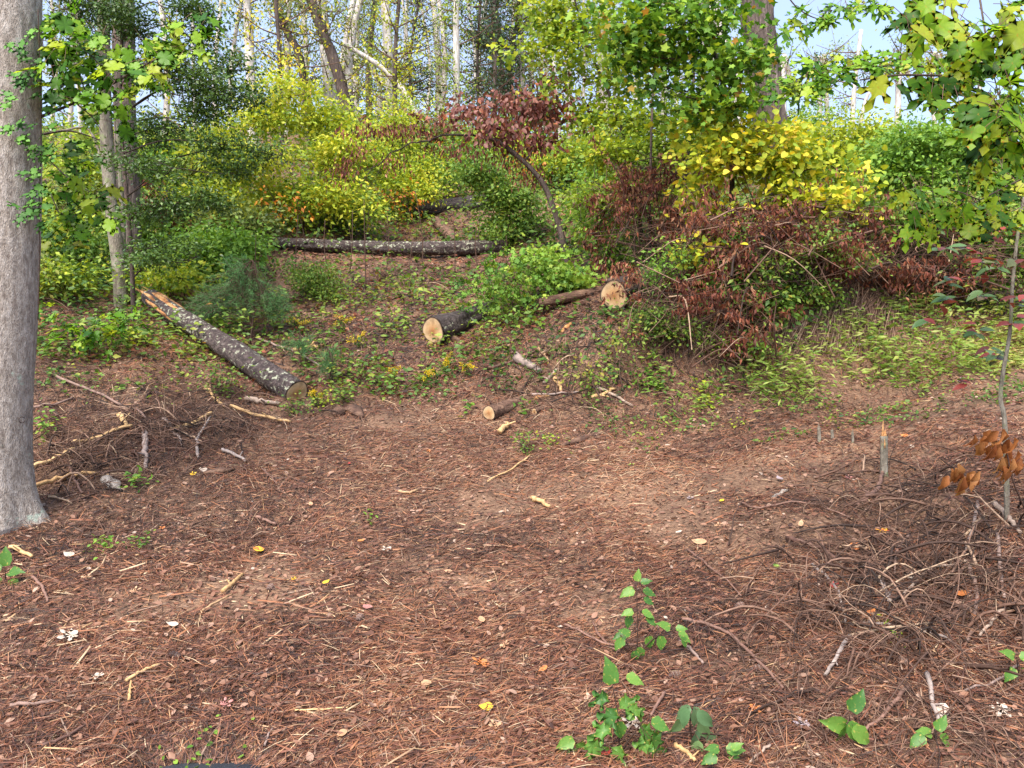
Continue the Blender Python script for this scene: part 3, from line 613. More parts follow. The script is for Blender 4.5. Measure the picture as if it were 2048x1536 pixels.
def crown(root, trunk, blobs, d, N, tmpl, size, mat, tint, droop=.3, clusters=60, spread=.16, limb_r=.012, flat=.6, wood='twig', hang=0, up=1.0, twigtint=.25, jit=.8, limb_from=None):
    """limbs reach from the trunk into each volume, twigs fill it, leaves sit on the twigs"""
    wb, lb = Buf(), Buf(); B = blobs3(blobs, d); tot = sum(q[3] * q[2] for q in B); allc = []; cs = []
    trunk = np.asarray(trunk)
    for c, r, wt, ar in B:
        k = max(2, int(clusters * ar * wt / tot)); n = max(6, int(N * ar * wt / tot))
        tr_ = trunk[int(len(trunk) * .15):]
        dist = np.linalg.norm(tr_ - c, axis=1) + .6 * np.maximum(0, tr_[:, 2] - c[2]); s = tr_[dist.argmin()]
        m = (s + c) / 2 + np.array([0, 0, .12 * np.linalg.norm(c - s)]) + rng.randn(3) * .05 * np.linalg.norm(c - s)
        limb = curve([s, m, c + rng.randn(3) * r * .15, c + (c - s) / max(np.linalg.norm(c - s), .01) * r * .6], 12)
        tube(wb, limb, limb_r * np.linspace(1, .35, 12), 5, twigtint, cap=False)
        v = norm(rng.randn(k, 3)) * (rng.rand(k, 1) ** .45) * 1.35 * (.65 + .7 * rng.rand(k, 1)); cen = c + v * r
        cen = cen[fbm(cen[:, 0] * 2.2 + cen[:, 1], cen[:, 2] * 2.6, 13) + .08 * rng.randn(len(cen)) > -.13]
        if len(cen) < 2: cen = c + v[:2] * r
        cl = []
        for e in cen:
            a = limb[rng.randint(4, 12)]; mm = (a + e) / 2 + rng.randn(3) * .04 + [0, 0, .05]
            tw = curve([a, mm, e], 5); tube(wb, tw, limb_r * .38 * np.linspace(1, .4, 5), 3, twigtint, cap=False); cl.append(tw[2:])
        wt_ = np.repeat(np.exp(rng.randn(len(cl)) * .95), 3); cl = np.concatenate(cl) - np.array([0, 0, hang])
        leafspray(lb, cl, spread * 1.45, n, tmpl, size, tint, droop, flat=flat * .75, up=up, jit=jit, wts=wt_)
    wb.obj('branchwork', M[wood], root); lb.obj('foliage', M[mat], root)
def tree(name, label, cat, basepx, path, r0, r1, mat, d=None, group=None, sides=10, rough=.1, nseg=24, depth=0.0, bury=.1, flare=0):
    """path: photo pixels of the trunk's axis from the foot up; the foot stands on the ground"""
    base = at(*basepx) if d is None else P(basepx[0], basepx[1], d)
    if d is not None: base[2] = float(H(base[0], base[1]))
    root = thing(name, base, label, cat, group)
    pts = [base - [0, 0, bury]] + [P(x, y, base[1] + depth * (k + 1) / len(path)) for k, (x, y) in enumerate(path)]
    q = curve(pts, nseg); r = np.linspace(r0, r1, nseg)
    if flare: r = r + flare * np.exp(-np.linspace(0, 1, nseg) * 22)
    bb = Buf(); tube(bb, q, r, sides, .35, rough=rough, seed=rng.rand() * 40); bb.obj('trunk', M[mat], root, smooth=True)
    return root, q, base[1]

# --- the big grey trunk at the left edge
D1 = 5.85
base = P(-8, 1040, D1); base[2] = float(H(base[0], base[1]))
root = thing('grey_tree', base, 'big smooth grey trunk at the left edge with leafy vine', 'tree')
q = curve([base - [0, 0, .15], P(-8, 1000, D1), P(-6, 850, D1), P(12, 500, D1), (P(20, 0, D1)), P(26, -700, D1), P(30, -1500, D1)], 420)
bb = Buf(); zz = q[:, 2] - base[2]; r = .235 + .11 * np.exp(-np.maximum(zz, 0) * 5.0) - .004 * zz
t = np.linspace(0, 2 * math.pi, 97)[:-1]
Rr = r[:, None] * (1 + .14 * np.exp(-np.maximum(zz, 0)[:, None] * 5) * np.sin(t * 5 + .6)[None] + .05 * fbm(np.cos(t)[None] * 1.2 + zz[:, None] * .8, np.sin(t)[None] * 1.2 + zz[:, None] * .5, 3)
      + .022 * fbm(np.sin(t)[None] * 9 + 0 * zz[:, None], np.cos(t)[None] * 9 + zz[:, None] * 7, 14, 3))
V = q[:, None] + Rr[..., None] * np.stack([np.cos(t), np.sin(t), 0 * t], -1)[None]
i = np.arange(419)[:, None] * 96; j = np.arange(96)[None]; k = (j + 1) % 96
bb.add(V.reshape(-1, 3), np.stack([i + j, i + k, i + 96 + k, i + j, i + 96 + k, i + 96 + j], -1).reshape(-1, 3), .5)
bb.obj('trunk', M['grey_bark'], root, smooth=True)
def surf(px, py):     # a point on the trunk's camera side
    cxp = np.interp(py, [0, 500, 850, 1000], [20, 12, -6, -8]); rpx = (np.interp(py, [0, 850, 1000, 1040], [.225, .235, .25, .30])) / D1 * F
    s = np.clip((px - cxp) / rpx, -.98, .98); return P(px, py, D1 - math.sqrt(1 - s * s) * rpx / F * D1)
# old ring-shaped scar
bb = Buf(); tt = np.linspace(0, 5.6, 16); ring = np.array([surf(44 + 6 * math.cos(a), 840 + 6 * math.sin(a)) for a in tt]); tube(bb, ring, .0028, 5, .1)
bb.obj('bark_scar', M['twig'], root)
# climbing vine: stem and one object per leaf
vl = Buf(); place(vl, MAPLE, np.zeros((1, 3)), np.array([[0, 1., 0]]), np.array([[0, 0, 1.]]), 1.0, 0); vine_me = vl.mesh('leaf', M['leaf_vine'])
def leafmesh(tmpl, mat, curl=0, jag=0, subdiv=False):
    tv, tt_ = tmpl; tv = tv.copy(); tv[:, 2] -= curl * (tv[:, 1] ** 2) - .5 * curl * np.abs(tv[:, 0])
    if jag: tv[:, :2] += np.random.RandomState(int(jag * 1000) + len(tv)).randn(len(tv), 2) * jag * .1; tv[:, 2] += np.random.RandomState(5).randn(len(tv)) * jag * .12
    bb = Buf(); bb.add(tv, tt_, 0); return bb.mesh('leaf', M[mat])
def leaf_obj(me, root, pos, dirv, nrm, size, name='leaf', wid=1.0):
    y = norm(np.array(dirv, float)); x = norm(np.cross(y, np.array(nrm, float))); z = np.cross(x, y)
    o = bpy.data.objects.new(name, me); COL.objects.link(o); o.parent = root
    Mx = Matrix(((x[0] * size * wid, y[0] * size, z[0] * size, 0), (x[1] * size * wid, y[1] * size, z[1] * size, 0), (x[2] * size * wid, y[2] * size, z[2] * size, 0), (0, 0, 0, 1)))
    Mx.translation = Vector(np.asarray(pos, float) - np.array(root.location)); o.matrix_local = Mx; return o
VN = [(60, 60), (45, 82), (22, 88), (78, 110), (85, 130), (60, 105), (55, 145), (48, 160), (70, 170), (78, 200), (22, 188), (35, 200), (62, 160), (82, 225), (80, 250), (38, 250), (28, 262), (52, 268), (75, 285), (62, 295), (90, 300), (70, 320), (85, 330), (78, 350), (88, 375), (60, 385), (75, 400), (92, 415), (50, 415), (62, 430), (90, 445)]
vine = thing('climbing_vine', surf(76, 640), 'ivy like vine climbing the right side of the big grey trunk', 'vine')
bb = Buf(); tube(bb, curve([surf(76, 640) , surf(79, 500), surf(78, 400), surf(82, 300), surf(80, 150), surf(76, 20)], 40) + [0.004, -.006, 0], .004, 5, .2); bb.obj('stem', M['twig'], vine)
for px_, py_ in VN:
    for k in range(2):
        p = surf(px_ + rng.randn() * 9, py_ + rng.randn() * 9) + [0, -.02 - .03 * rng.rand(), 0]
        leaf_obj(vine_me, vine, p, [rng.randn() * .6 + .2, -.4, -.6 + .4 * rng.randn()], [rng.randn() * .3, -1, .45], .085 + .045 * rng.rand())

# --- branch with large lobed leaves reaching right from behind the big trunk
tulip_me = leafmesh(TULIP, 'leaf_near', .12); maple_me = leafmesh(MAPLE, 'leaf_near', .15)
def big_branch(name, label, d, stems, leaves, meshes, size, r=.012, spread=.05, cat='branch', base=None, droop=.5, dj=.25, wood='dark_bark', fn=.9):
    base = P(*stems[0][0], d) if base is None else base
    root = thing(name, base, label, cat); bb = Buf()
    for k, s in enumerate(stems):
        q = curve([P(x, y, d + dj * .4 * math.sin(k * 2.1 + j)) for j, (x, y) in enumerate(s)], 8 + 4 * len(s)); tube(bb, q, r * (1 if k == 0 else .55) * np.linspace(1, .35, len(q)), 6, .2, cap=False)
    bb.obj('stem', M[wood], root, smooth=True); pet = Buf()
    for k, (x, y) in enumerate(leaves):
        p = P(x, y, d + rng.randn() * dj); dv = np.array([rng.randn() * .9, -.25 + rng.randn() * .5, -droop + .45 * rng.randn()])
        sz = size * (.65 + .6 * rng.rand()); nn = np.array([rng.randn() * .5, -fn + rng.randn() * .4, .8])
        leaf_obj(meshes[k % len(meshes)], root, p, dv, nn, sz)
        tube(pet, curve([p - norm(dv) * sz * .55 + [0, 0, .03], p - norm(dv) * sz * .2 + [0, 0, .015], p], 4), .0016, 3, .6, cap=False)
    pet.obj('petiole', M['twig'], root, kind='stuff')
    return root
def ell(cx, cy, rx, ry, n):
    a = rng.rand(n) * 6.28; r = rng.rand(n) ** .55; return [(cx + rx * c * math.cos(t), cy + ry * c * math.sin(t)) for c, t in zip(r, a)]
big_branch('leafy_branch', 'bough of large lobed green leaves slanting up right beside the big grey trunk', 5.9,
  [[(78, 235), (150, 205), (230, 165), (310, 120), (400, 95)], [(150, 205), (185, 235), (205, 265)], [(230, 165), (180, 110), (110, 60)], [(175, 195), (160, 150), (150, 90)]],
  ell(120, 60, 50, 50, 24) + ell(180, 110, 80, 55, 44) + ell(280, 130, 80, 50, 40) + ell(350, 90, 60, 50, 22) + ell(200, 190, 70, 40, 20) + ell(410, 60, 25, 35, 7) + ell(110, 170, 40, 60, 16),
  [maple_me, tulip_me], .165, dj=.22)
big_branch('leafy_branch', 'low bough of large lobed green leaves hanging right of the big trunk at mid height', 6.6,
  [[(75, 270), (140, 262), (200, 280)], [(80, 300), (130, 350), (200, 400), (235, 450)], [(90, 360), (120, 430), (150, 480)]],
  ell(130, 310, 60, 45, 26) + ell(150, 380, 60, 45, 26) + ell(210, 420, 45, 45, 18) + ell(130, 460, 50, 45, 22) + ell(220, 240, 40, 22, 8),
  [maple_me, tulip_me], .17, dj=.25)
s0 = at(175, 715)
big_branch('lobed_leaf_sapling', 'low seedling with broad lobed grey green leaves right of the big trunk', s0[1] - .1,
  [[(178, 712), (185, 670), (195, 640)], [(185, 670), (140, 650), (110, 655)], [(190, 660), (240, 640), (285, 640)]],
  ell(150, 655, 50, 30, 20) + ell(200, 670, 50, 32, 22) + ell(245, 645, 50, 28, 18) + ell(100, 625, 25, 14, 6), [leafmesh(MAPLE, 'leaf_near', .2)], .19, cat='sapling', base=s0, droop=.25, fn=.35)

# --- twin trunks behind, with the fine-leaved evergreen
root, q, d = tree('twin_tree', 'grey mossy trunk in front of a second one, left of the fine leaved evergreen', 'tree', (243, 612), [(238, 540), (222, 400), (212, 250), (208, 120), (205, -300)], .105, .085, 'moss_bark', nseg=40, sides=14)
bb = Buf(); tube(bb, curve([q[14], P(185, 268, d), P(118, 262, d - .2)], 10), np.linspace(.03, .012, 10), 7, .4); bb.obj('branch', M['moss_bark'], root, smooth=True)
root, q, d = tree('twin_tree', 'slimmer grey stem just right of the mossy trunk, on the same slope', 'tree', (248, 608), [(246, 500), (238, 300), (236, 200), (243, 80), (250, -300)], .05, .04, 'moss_bark', nseg=40)
tree('background_tree', 'broad grey trunk standing behind the mossy twin stems', 'tree', (262, 560), [(258, 400), (250, 250), (247, 0), (247, -200)], .19, .17, 'furrow_bark', sides=16, nseg=30)
root, q, d = tree('evergreen_holly', 'dark fine leaved evergreen with level tiers of branches right of the twin trunks', 'tree', (268, 640), [(262, 500), (245, 300), (240, 180), (248, -40), (250, -300)], .035, .02, 'dark_bark')
crown(root, q, [(290, 40, 70, 50), (395, 60, 60, 45, .3), (330, 130, 90, 45, -.3), (470, 140, 75, 24, .2), (400, 195, 120, 34, -.2), (500, 205, 50, 20), (320, 265, 90, 36, .2), (460, 290, 80, 28), (540, 310, 45, 18, .1), (310, 345, 90, 30, -.2), (430, 350, 70, 22), (380, 240, 60, 30, .1), (300, 420, 90, 35), (380, 400, 70, 30), (290, 500, 80, 40, 0, .6), (360, 520, 70, 40, 0, .6), (180, 60, 60, 60, .3, .6), (230, 20, 90, 30, .2), (350, 15, 90, 22, .2), (130, 20, 50, 30, .4, .6)],
      d - .3, 23000, LEAF4, .058, 'dark_green', tnt(.42, .25), clusters=300, spread=.085, flat=.6, limb_r=.013, droop=.1, twigtint=.05)

# --- pine sapling, feathery
def pine(label, basepx, blobs, n=60, L=.11):
    b_ = at(*basepx); root = thing('pine_sapling', b_, label, 'pine sapling'); wb, lb = Buf(), Buf()
    top = P(blobs[0][0], blobs[0][1] - blobs[0][3], b_[1]); st = curve([b_, (b_ + top) / 2 + rng.randn(3) * .04, top], 14); tube(wb, st, np.linspace(.014, .004, 14), 5, .3)
    for c, r, wt, ar in blobs3(blobs, b_[1]):
        for k in range(int(n * wt)):
            v = norm(rng.randn(3)) * rng.rand() ** .5; e = c + v * r; s = st[rng.randint(3, 14)]; tw = curve([s, (s + e) / 2 - [0, 0, .02], e], 6); tube(wb, tw, .003, 3, .3, cap=False)
            m = 34; a = rng.rand(m) ** .6; p = tw[2] + (e - tw[2]) * a[:, None]; dv = norm(e - s) * .9 + norm(rng.randn(m, 3)) * .9
            place(lb, NEED, p, dv, rng.randn(m, 3), L * (.7 + .5 * rng.rand(m)), np.clip(.5 + .25 * rng.randn(m), 0, 1), .03)
    wb.obj('branchwork', M['twig'], root); lb.obj('foliage', M['pine'], root)
pine('feathery young pine with blue green needles behind the lichen log', (500, 690), [(505, 580, 55, 60), (430, 590, 55, 45), (470, 540, 40, 35), (400, 620, 40, 30), (560, 610, 30, 35)])
pine('small feathery pine sprig right of the lichen log middle', (655, 770), [(655, 725, 28, 32)], 34)
pine('low pine seedling close behind the sawn end of the lichen log', (600, 735), [(600, 690, 40, 28)], 30)

# --- yellow shrub and its neighbours on the middle slope
def shrub(name, label, basepx, blobs, N, size, mat, mu=.5, sd=.22, tmpl=LEAF4, clusters=90, stems=5, cat='shrub', group=None, d=None, sr=.014, droop=.3, spread=None, limb=.010, flat=.6, hang=0, up=1., wood='twig', jit=.8):
    base = at(*basepx) if d is None else P(basepx[0], basepx[1], d)
    if d is not None: base[2] = float(H(base[0], base[1]))
    root = thing(name, base, label, cat, group); d = base[1]; bb = Buf(); alls = []
    order = sorted(blobs, key=lambda q: -q[2] * q[3])[:stems]
    for k, bl in enumerate(order):
        c = P(bl[0], bl[1], d + (bl[4] if len(bl) > 4 else 0)); s = base + rng.randn(3) * [.12, .12, 0] * (k > 0)
        q = curve([s - [0, 0, .05], s * .55 + c * .45 + np.array([0, 0, .1 * abs(c[0] - s[0])]) + rng.randn(3) * .05, c], 16); tube(bb, q, sr * (1 - .12 * k) * np.linspace(1, .35, 16), 5, .3, cap=False); alls.append(q)
    bb.obj('stem', M['twig'], root, smooth=True)
    crown(root, np.concatenate(alls), blobs, d, N, tmpl, size, mat, tnt(mu, sd), droop=droop, clusters=clusters, spread=spread or size * 1.9, limb_r=limb, flat=flat, hang=hang, up=up, wood=wood, jit=jit)
    return root
shrub('yellow_shrub', 'large bright yellow green shrub left of centre, tallest on the mid slope', (600, 478), [(545, 235, 80, 45), (640, 245, 60, 50, .8), (500, 320, 90, 40, -.5), (650, 330, 70, 50, .4), (455, 290, 45, 45), (590, 395, 110, 40, .5), (470, 400, 60, 35, -.6), (700, 400, 50, 45), (600, 175, 45, 30, 0, .6), (560, 160, 30, 30, .5, .4), (700, 270, 40, 40, .5, .6)], 16000, .105, 'yellow_green', .62, .3, clusters=260, stems=7, spread=.17)
shrub('yellow_shrub', 'yellow green sapling above the long level log in the centre', (800, 440), [(800, 375, 85, 45), (760, 320, 80, 40), (860, 340, 60, 45), (760, 425, 50, 20), (730, 430, 60, 30), (810, 240, 40, 50, 0, .6), (780, 280, 60, 35)], 9000, .10, 'yellow_green', .55, .3, clusters=150, stems=6, spread=.17)
shrub('green_shrub', 'leafy green shrub right of the far logs under the burgundy tree', (1020, 492), [(1030, 390, 50, 40), (950, 340, 45, 40), (1030, 440, 45, 35), (1010, 470, 36, 18)], 7000, .085, 'green', .55, .2, clusters=90)
shrub('green_shrub', 'broad leaved bright green sapling above the middle sawn log', (1030, 640), [(1015, 585, 40, 34), (1050, 560, 34, 26), (985, 600, 26, 20), (1020, 620, 30, 16)], 620, .11, 'fresh_green', .4, .3, tmpl=MAPLE, clusters=30, spread=.22)
shrub('green_shrub', 'pale green lobed sapling right of the bright green one, above the brown log', (1095, 600), [(1090, 540, 35, 30), (1130, 560, 50, 22), (1150, 580, 35, 14)], 1300, .07, 'fresh_green', .7, .2, tmpl=MAPLE_LO, clusters=36)
shrub('green_shrub', 'light green bush beside the curved trunk foot', (1225, 540), [(1205, 470, 32, 36), (1190, 420, 30, 40), (1230, 515, 30, 26)], 2000, .08, 'fresh_green', .6, .25, clusters=50)
shrub('fern_shrub', 'grey green young bush left of centre beyond the pine', (640, 600), [(640, 570, 40, 36), (620, 550, 30, 25), (670, 600, 30, 20)], 2600, .055, 'green', .6, .2, clusters=45)

# --- the burgundy tree with the arching trunk
root, q, d = tree('burgundy_tree', 'small burgundy leaved tree with dark trunk arching left, in the middle', 'tree', (1142, 548), [(1125, 480), (1108, 420), (1078, 355), (1010, 292), (965, 272)], .056, .028, 'dark_bark', nseg=40, sides=10, rough=.2)
bb = Buf(); arch = jig(curve([P(965, 272, d), P(925, 270, d - .1), P(880, 272, d), P(852, 283, d), P(820, 287, d), P(788, 305, d + .1), P(760, 328, d), P(728, 342, d)], 24), .012); tube(bb, arch, np.linspace(.019, .006, 24), 7, .2)
for k in (5, 8, 11, 13, 15, 17, 19, 21):
    e = arch[k] + [.3 * rng.randn(), .1 * rng.randn(), -.25 + .25 * rng.randn()]; tube(bb, curve([arch[k], (arch[k] + e) / 2 + rng.randn(3) * .03, e], 6), np.linspace(.006, .002, 6), 4, .2, cap=False); bb.obj('branch', M['dark_bark'], root, smooth=True)
bb = Buf(); up1 = curve([q[27], P(1068, 290, d), P(1070, 200, d)], 10); tube(bb, up1, np.linspace(.018, .006, 10), 6, .2)
up2 = curve([q[-3], P(985, 230, d), P(1000, 190, d)], 10); tube(bb, up2, np.linspace(.022, .006, 10), 6, .2); bb.obj('branch', M['dark_bark'], root, smooth=True)
crown(root, np.vstack([q[18:], arch, up1, up2]), [(985, 225, 70, 38), (1095, 235, 60, 40), (1040, 195, 70, 30), (1095, 165, 35, 24, .1, .7), (1010, 270, 65, 30), (1075, 280, 50, 26), (940, 230, 30, 30, 0, .5), (960, 290, 25, 18, 0, .5)],
      d, 2000, OVATE, .088, 'burgundy', tnt(.52, .3), droop=1.3, clusters=90, spread=.12, limb_r=.009, up=.3, twigtint=.1)
lb = Buf(); wb = Buf()
for cx, cy, rx, ry, n in ((690, 335, 28, 26, 160), (900, 300, 45, 20, 110), (790, 325, 30, 18, 70), (760, 260, 70, 15, 260), (720, 300, 30, 20, 80), (840, 262, 40, 14, 120), (1010, 320, 60, 20, 160), (1060, 350, 40, 25, 160)):
    c = P(cx, cy, d + .1); v = rng.randn(n, 3) * np.array([rx, 14, ry]) / F * d * .6; place(lb, LONG4, c + v, np.stack([rng.randn(n) * .3, rng.randn(n) * .3, -np.ones(n)], -1), rng.randn(n, 3), .085, np.clip(.5 + .2 * rng.randn(n), 0, 1), 1.4)
lb.obj('hanging_leaves', M['rust'], root)

# --- sapling and green maple at top centre
root, q, d = tree('yellow_sapling', 'thin yellow green tree right of the burgundy one, leaning left at the top', 'tree', (1288, 520), [(1275, 400), (1252, 290), (1215, 180), (1175, 90), (1130, -80)], .035, .012, 'dark_bark', nseg=30, depth=-.6)
crown(root, q, [(1105, 50, 60, 50), (1180, 60, 70, 45), (1150, 130, 70, 40), (1235, 160, 60, 50), (1110, 170, 40, 30, 0, .5), (1200, 230, 60, 40), (1150, 10, 120, 25), (1280, 240, 50, 40), (1060, 110, 40, 40, 0, .5), (1240, 330, 60, 40), (1190, 330, 60, 40)], d - .3, 5600, HEART, .07, 'yellow_green', tnt(.5, .28), clusters=140, spread=.13, limb_r=.008)
root, q, d = tree('maple_tree', 'maple with dense dark green crown filling the top right of centre', 'tree', (1470, 560), [(1465, 420), (1458, 250), (1440, 140), (1400, 20), (1380, -120)], .05, .025, 'dark_bark', nseg=30, depth=-.8)
crown(root, q, [(1290, 50, 100, 45), (1400, 60, 90, 60), (1340, 120, 110, 45), (1450, 150, 90, 55), (1260, 110, 60, 50), (1500, 110, 50, 50), (1380, 200, 80, 35, 0, .7), (1480, 215, 80, 35), (1310, 10, 120, 25), (1430, 10, 80, 30), (1300, 180, 50, 40, 0, .6), (1540, 100, 25, 40, 0, .5)], d - .9, 4300, MAPLE_LO, .09, 'maple_green', tnt(.5, .28), clusters=130, spread=.12, limb_r=.012)
for px_, py_, tx, lab in ((1370, 560, 1385, 'slim dark stem left of the maple trunk'), (1300, 545, 1305, 'thin straight stem between the burgundy tree and the maple')):
    tree('thin_stem', lab, 'sapling', (px_, py_), [(px_, 400), (tx, 200), (tx + 10, 0), (tx + 12, -100)], .022, .015, 'dark_bark', nseg=16, sides=6)
# --- rough brown trunk at right
tree('rough_trunk_tree', 'tall straight trunk with deeply furrowed brown bark at right, behind the maple', 'tree', (1600, 540), [(1575, 430), (1545, 260), (1522, 100), (1514, 0), (1500, -400)], .24, .215, 'furrow_bark', sides=48, rough=.22, nseg=110)

# --- yellow heart-leaved shrub
shrub('heart_leaf_shrub', 'bright yellow heart leaved shrub over the dead brush, in front of the rough trunk', (1560, 600), [(1420, 265, 80, 40), (1530, 270, 70, 45), (1480, 330, 100, 45), (1590, 330, 70, 50), (1420, 330, 50, 40), (1560, 400, 90, 35), (1640, 420, 70, 32), (1690, 440, 45, 20), (1350, 500, 55, 20, -.3, .5), (1390, 520, 40, 12, -.3, .5), (1460, 420, 70, 35, 0, .7), (1690, 350, 60, 18, 0, .7), (1570, 470, 60, 20, 0, .4)], 4800, .08, 'bright_yellow', .30, .28, tmpl=HEART, clusters=170, stems=6, spread=.13, flat=.55)
shrub('green_shrub', 'green leafy thicket left of the yellow heart leaved shrub', (1330, 520), [(1300, 300, 80, 50), (1260, 400, 80, 45), (1350, 400, 70, 50), (1330, 230, 60, 40), (1370, 300, 60, 60)], 8000, .075, 'yellow_green', .35, .22, clusters=110)
# --- right hand thickets
RS = [((1400, 600), [(1380, 520, 60, 30, -.5), (1460, 480, 40, 30, -.4), (1330, 560, 40, 26, -.4)], 'fresh_green', .45, 1500, 'green leaves threading through the rust red heap'),
      ((1650, 620), [(1640, 490, 60, 30, -.5), (1720, 520, 40, 30, -.4), (1570, 530, 50, 24, -.4)], 'green', .6, 1700, 'green leaves growing through the wide brush heap'),((1830, 560), [(1800, 300, 80, 40), (1880, 290, 80, 45), (1840, 360, 100, 40), (1760, 350, 60, 40)], 'fresh_green', .5, 9000, 'bright green thicket at right, under the blue gap of sky'),
      ((1980, 580), [(1960, 290, 70, 50), (2030, 260, 60, 60), (1990, 370, 80, 45), (2060, 380, 60, 60)], 'fresh_green', .4, 9000, 'dense green thicket at the right edge behind the large leaves'),
      ((1690, 500), [(1660, 280, 60, 30), (1730, 270, 50, 30), (1680, 330, 80, 30)], 'yellow_green', .5, 5000, 'yellow green bush on the skyline right of the rough trunk'),
      ((1900, 620), [(1880, 440, 90, 32), (1790, 430, 70, 30), (1960, 440, 80, 35), (1840, 480, 80, 22)], 'green', .55, 6500, 'darker green bush below the bright thicket at right'),
      ((2000, 640), [(1990, 500, 60, 40), (2040, 540, 40, 40), (1930, 530, 40, 25)], 'green', .5, 3200, 'low green bush by the right edge above the grass'),
      ((1640, 640), [(1620, 560, 40, 40), (1580, 590, 30, 35), (1650, 600, 30, 30)], 'green', .5, 2200, 'dark leafy clump on the right bank beside the dead brush'),
      ((1520, 640), [(1500, 560, 60, 35), (1450, 600, 60, 35), (1540, 620, 40, 25)], 'green', .42, 3800, 'dark green rambler on the bank in front of the dead brush'),
      ((1500, 740), [(1480, 690, 50, 20), (1440, 680, 30, 22), (1520, 700, 30, 15)], 'fresh_green', .6, 700, 'yellowish trailing vine on the bank foot'),
      ((1250, 790), [(1250, 690, 18, 26, .1), (1180, 750, 26, 18, 0)], 'green', .7, 500, 'blue green bush on the left side of the earth bank'),
      ((1320, 720), [(1330, 660, 60, 35), (1290, 620, 40, 30)], 'green', .5, 2000, 'leafy green clump under the thick sawn log')]
for bp, bls, mt, mu, n, lab in RS: shrub('green_shrub', lab, bp, bls, int(n * .8), .08 if n > 3000 else .055, mt, mu, .25, clusters=80 if n > 3000 else 40, tmpl=LEAF4)

# --- hillside and skyline saplings (many alike)
G = 'saplings in the hillside undergrowth'
spec = [(70, 480, 45, 50), (150, 500, 40, 50), (110, 420, 50, 40), (440, 500, 45, 40), (380, 430, 50, 50), (160, 330, 40, 60), (900, 330, 60, 50), (880, 290, 50, 40), (1220, 420, 45, 50), (940, 300, 40, 40), (740, 290, 50, 30), (690, 300, 40, 50), (430, 340, 50, 60), (360, 330, 60, 50), (300, 310, 50, 50), (1160, 300, 50, 50), (1420, 250, 60, 40), (1250, 280, 50, 50), (1600, 260, 50, 35), (1560, 300, 50, 40), (1000, 310, 60, 40), (1050, 250, 60, 40), (800, 300, 60, 40), (1760, 300, 50, 30), (1880, 300, 60, 40),
        (600, 425, 50, 25), (690, 430, 45, 25), (470, 460, 45, 35), (410, 520, 40, 28), (340, 560, 35, 24), (120, 560, 40, 22), (300, 470, 40, 30), (60, 560, 30, 24), (1230, 340, 50, 40), (1100, 330, 45, 30)]
mats = ['yellow_green', 'green', 'olive', 'fresh_green', 'yellow_green']; nm = {'yellow_green': 'yellow green', 'green': 'mid green', 'olive': 'dull olive', 'fresh_green': 'fresh green'}; slab = {}
for mt in nm:
    ks = [k for k in range(len(spec)) if mats[k % 5] == mt]
    for k, l_ in zip(ks, by_landmark(nm[mt] + ' hillside sapling', [spec[k][0] + .01 * k for k in ks])): slab[k] = l_
for k, (cx, cy, rx, ry) in enumerate(spec):
    dd = at(cx, cy + ry + 20)[1]; mt = mats[k % 5]
    base = P(cx, 0, dd); base[2] = float(H(base[0], base[1])); bpx = (cx + rng.randn() * 10, cy + ry + 20)
    lab = slab[k]
    sz = .055 + .0032 * dd
    shrub('sapling', lab, bpx, [(cx, cy, rx, ry), (cx + rx * .5, cy - ry * .5, rx * .6, ry * .6), (cx - rx * .6, cy + ry * .3, rx * .6, ry * .5)], int((2600 if ry > 25 else 1100)), sz, mt, .45, .24, clusters=44 if ry > 25 else 24, stems=3, cat='sapling', group=G, d=dd, spread=sz * 2.2)

# --- the wood on the ridge
def ridge(label, path, wpx, d, mat, leafy=1.0, lm='olive', group=None, name='ridge_tree', mu=.45, side=1.0):
    base = P(path[0][0], path[0][1], d); base[2] = float(H(base[0], base[1]))
    root = thing(name, base, label, 'tree', group)
    pts = [base - [0, 0, .2]] + [P(x, y, d) for x, y in path[1:]]
    q = curve(pts, 26); r = 1.2 * wpx / F * d / 2; bb = Buf(); tube(bb, q, r * np.linspace(1.1, .75, 26), 9, .4, rough=.2, seed=rng.rand() * 40); bb.obj('trunk', M[mat], root, smooth=True)
    if leafy > 0:
        wb, lb = Buf(), Buf(); nb = int(26 * leafy + 4); cs = []
        for j in range(nb):
            s = q[rng.randint(5, 24)]; L = (.5 + 1.6 * rng.rand() ** 1.5) * side; a = rng.rand() * 6.28
            e = s + np.array([math.cos(a) * L, math.sin(a) * L, L * (.15 + .7 * rng.rand())]); tw = curve([s, (s + e) / 2 - [0, 0, .08 * L], e], 7); tube(wb, tw, np.linspace(.03, .008, 7), 4, .5, cap=False); cs.append(tw[2:])
            for k in range(2):
                e2 = tw[rng.randint(2, 6)] + rng.randn(3) * .35 * L; t2 = curve([tw[3], e2], 4); tube(wb, t2, .008, 3, .5, cap=False); cs.append(t2[1:])
        wb.obj('branchwork', M['twig'], root)
        leafspray(lb, np.concatenate(cs), .20, int(1350 * leafy + 120), LEAF4, .13, tnt(mu, .24), .3); lb.obj('foliage', M[lm], root)
    return root
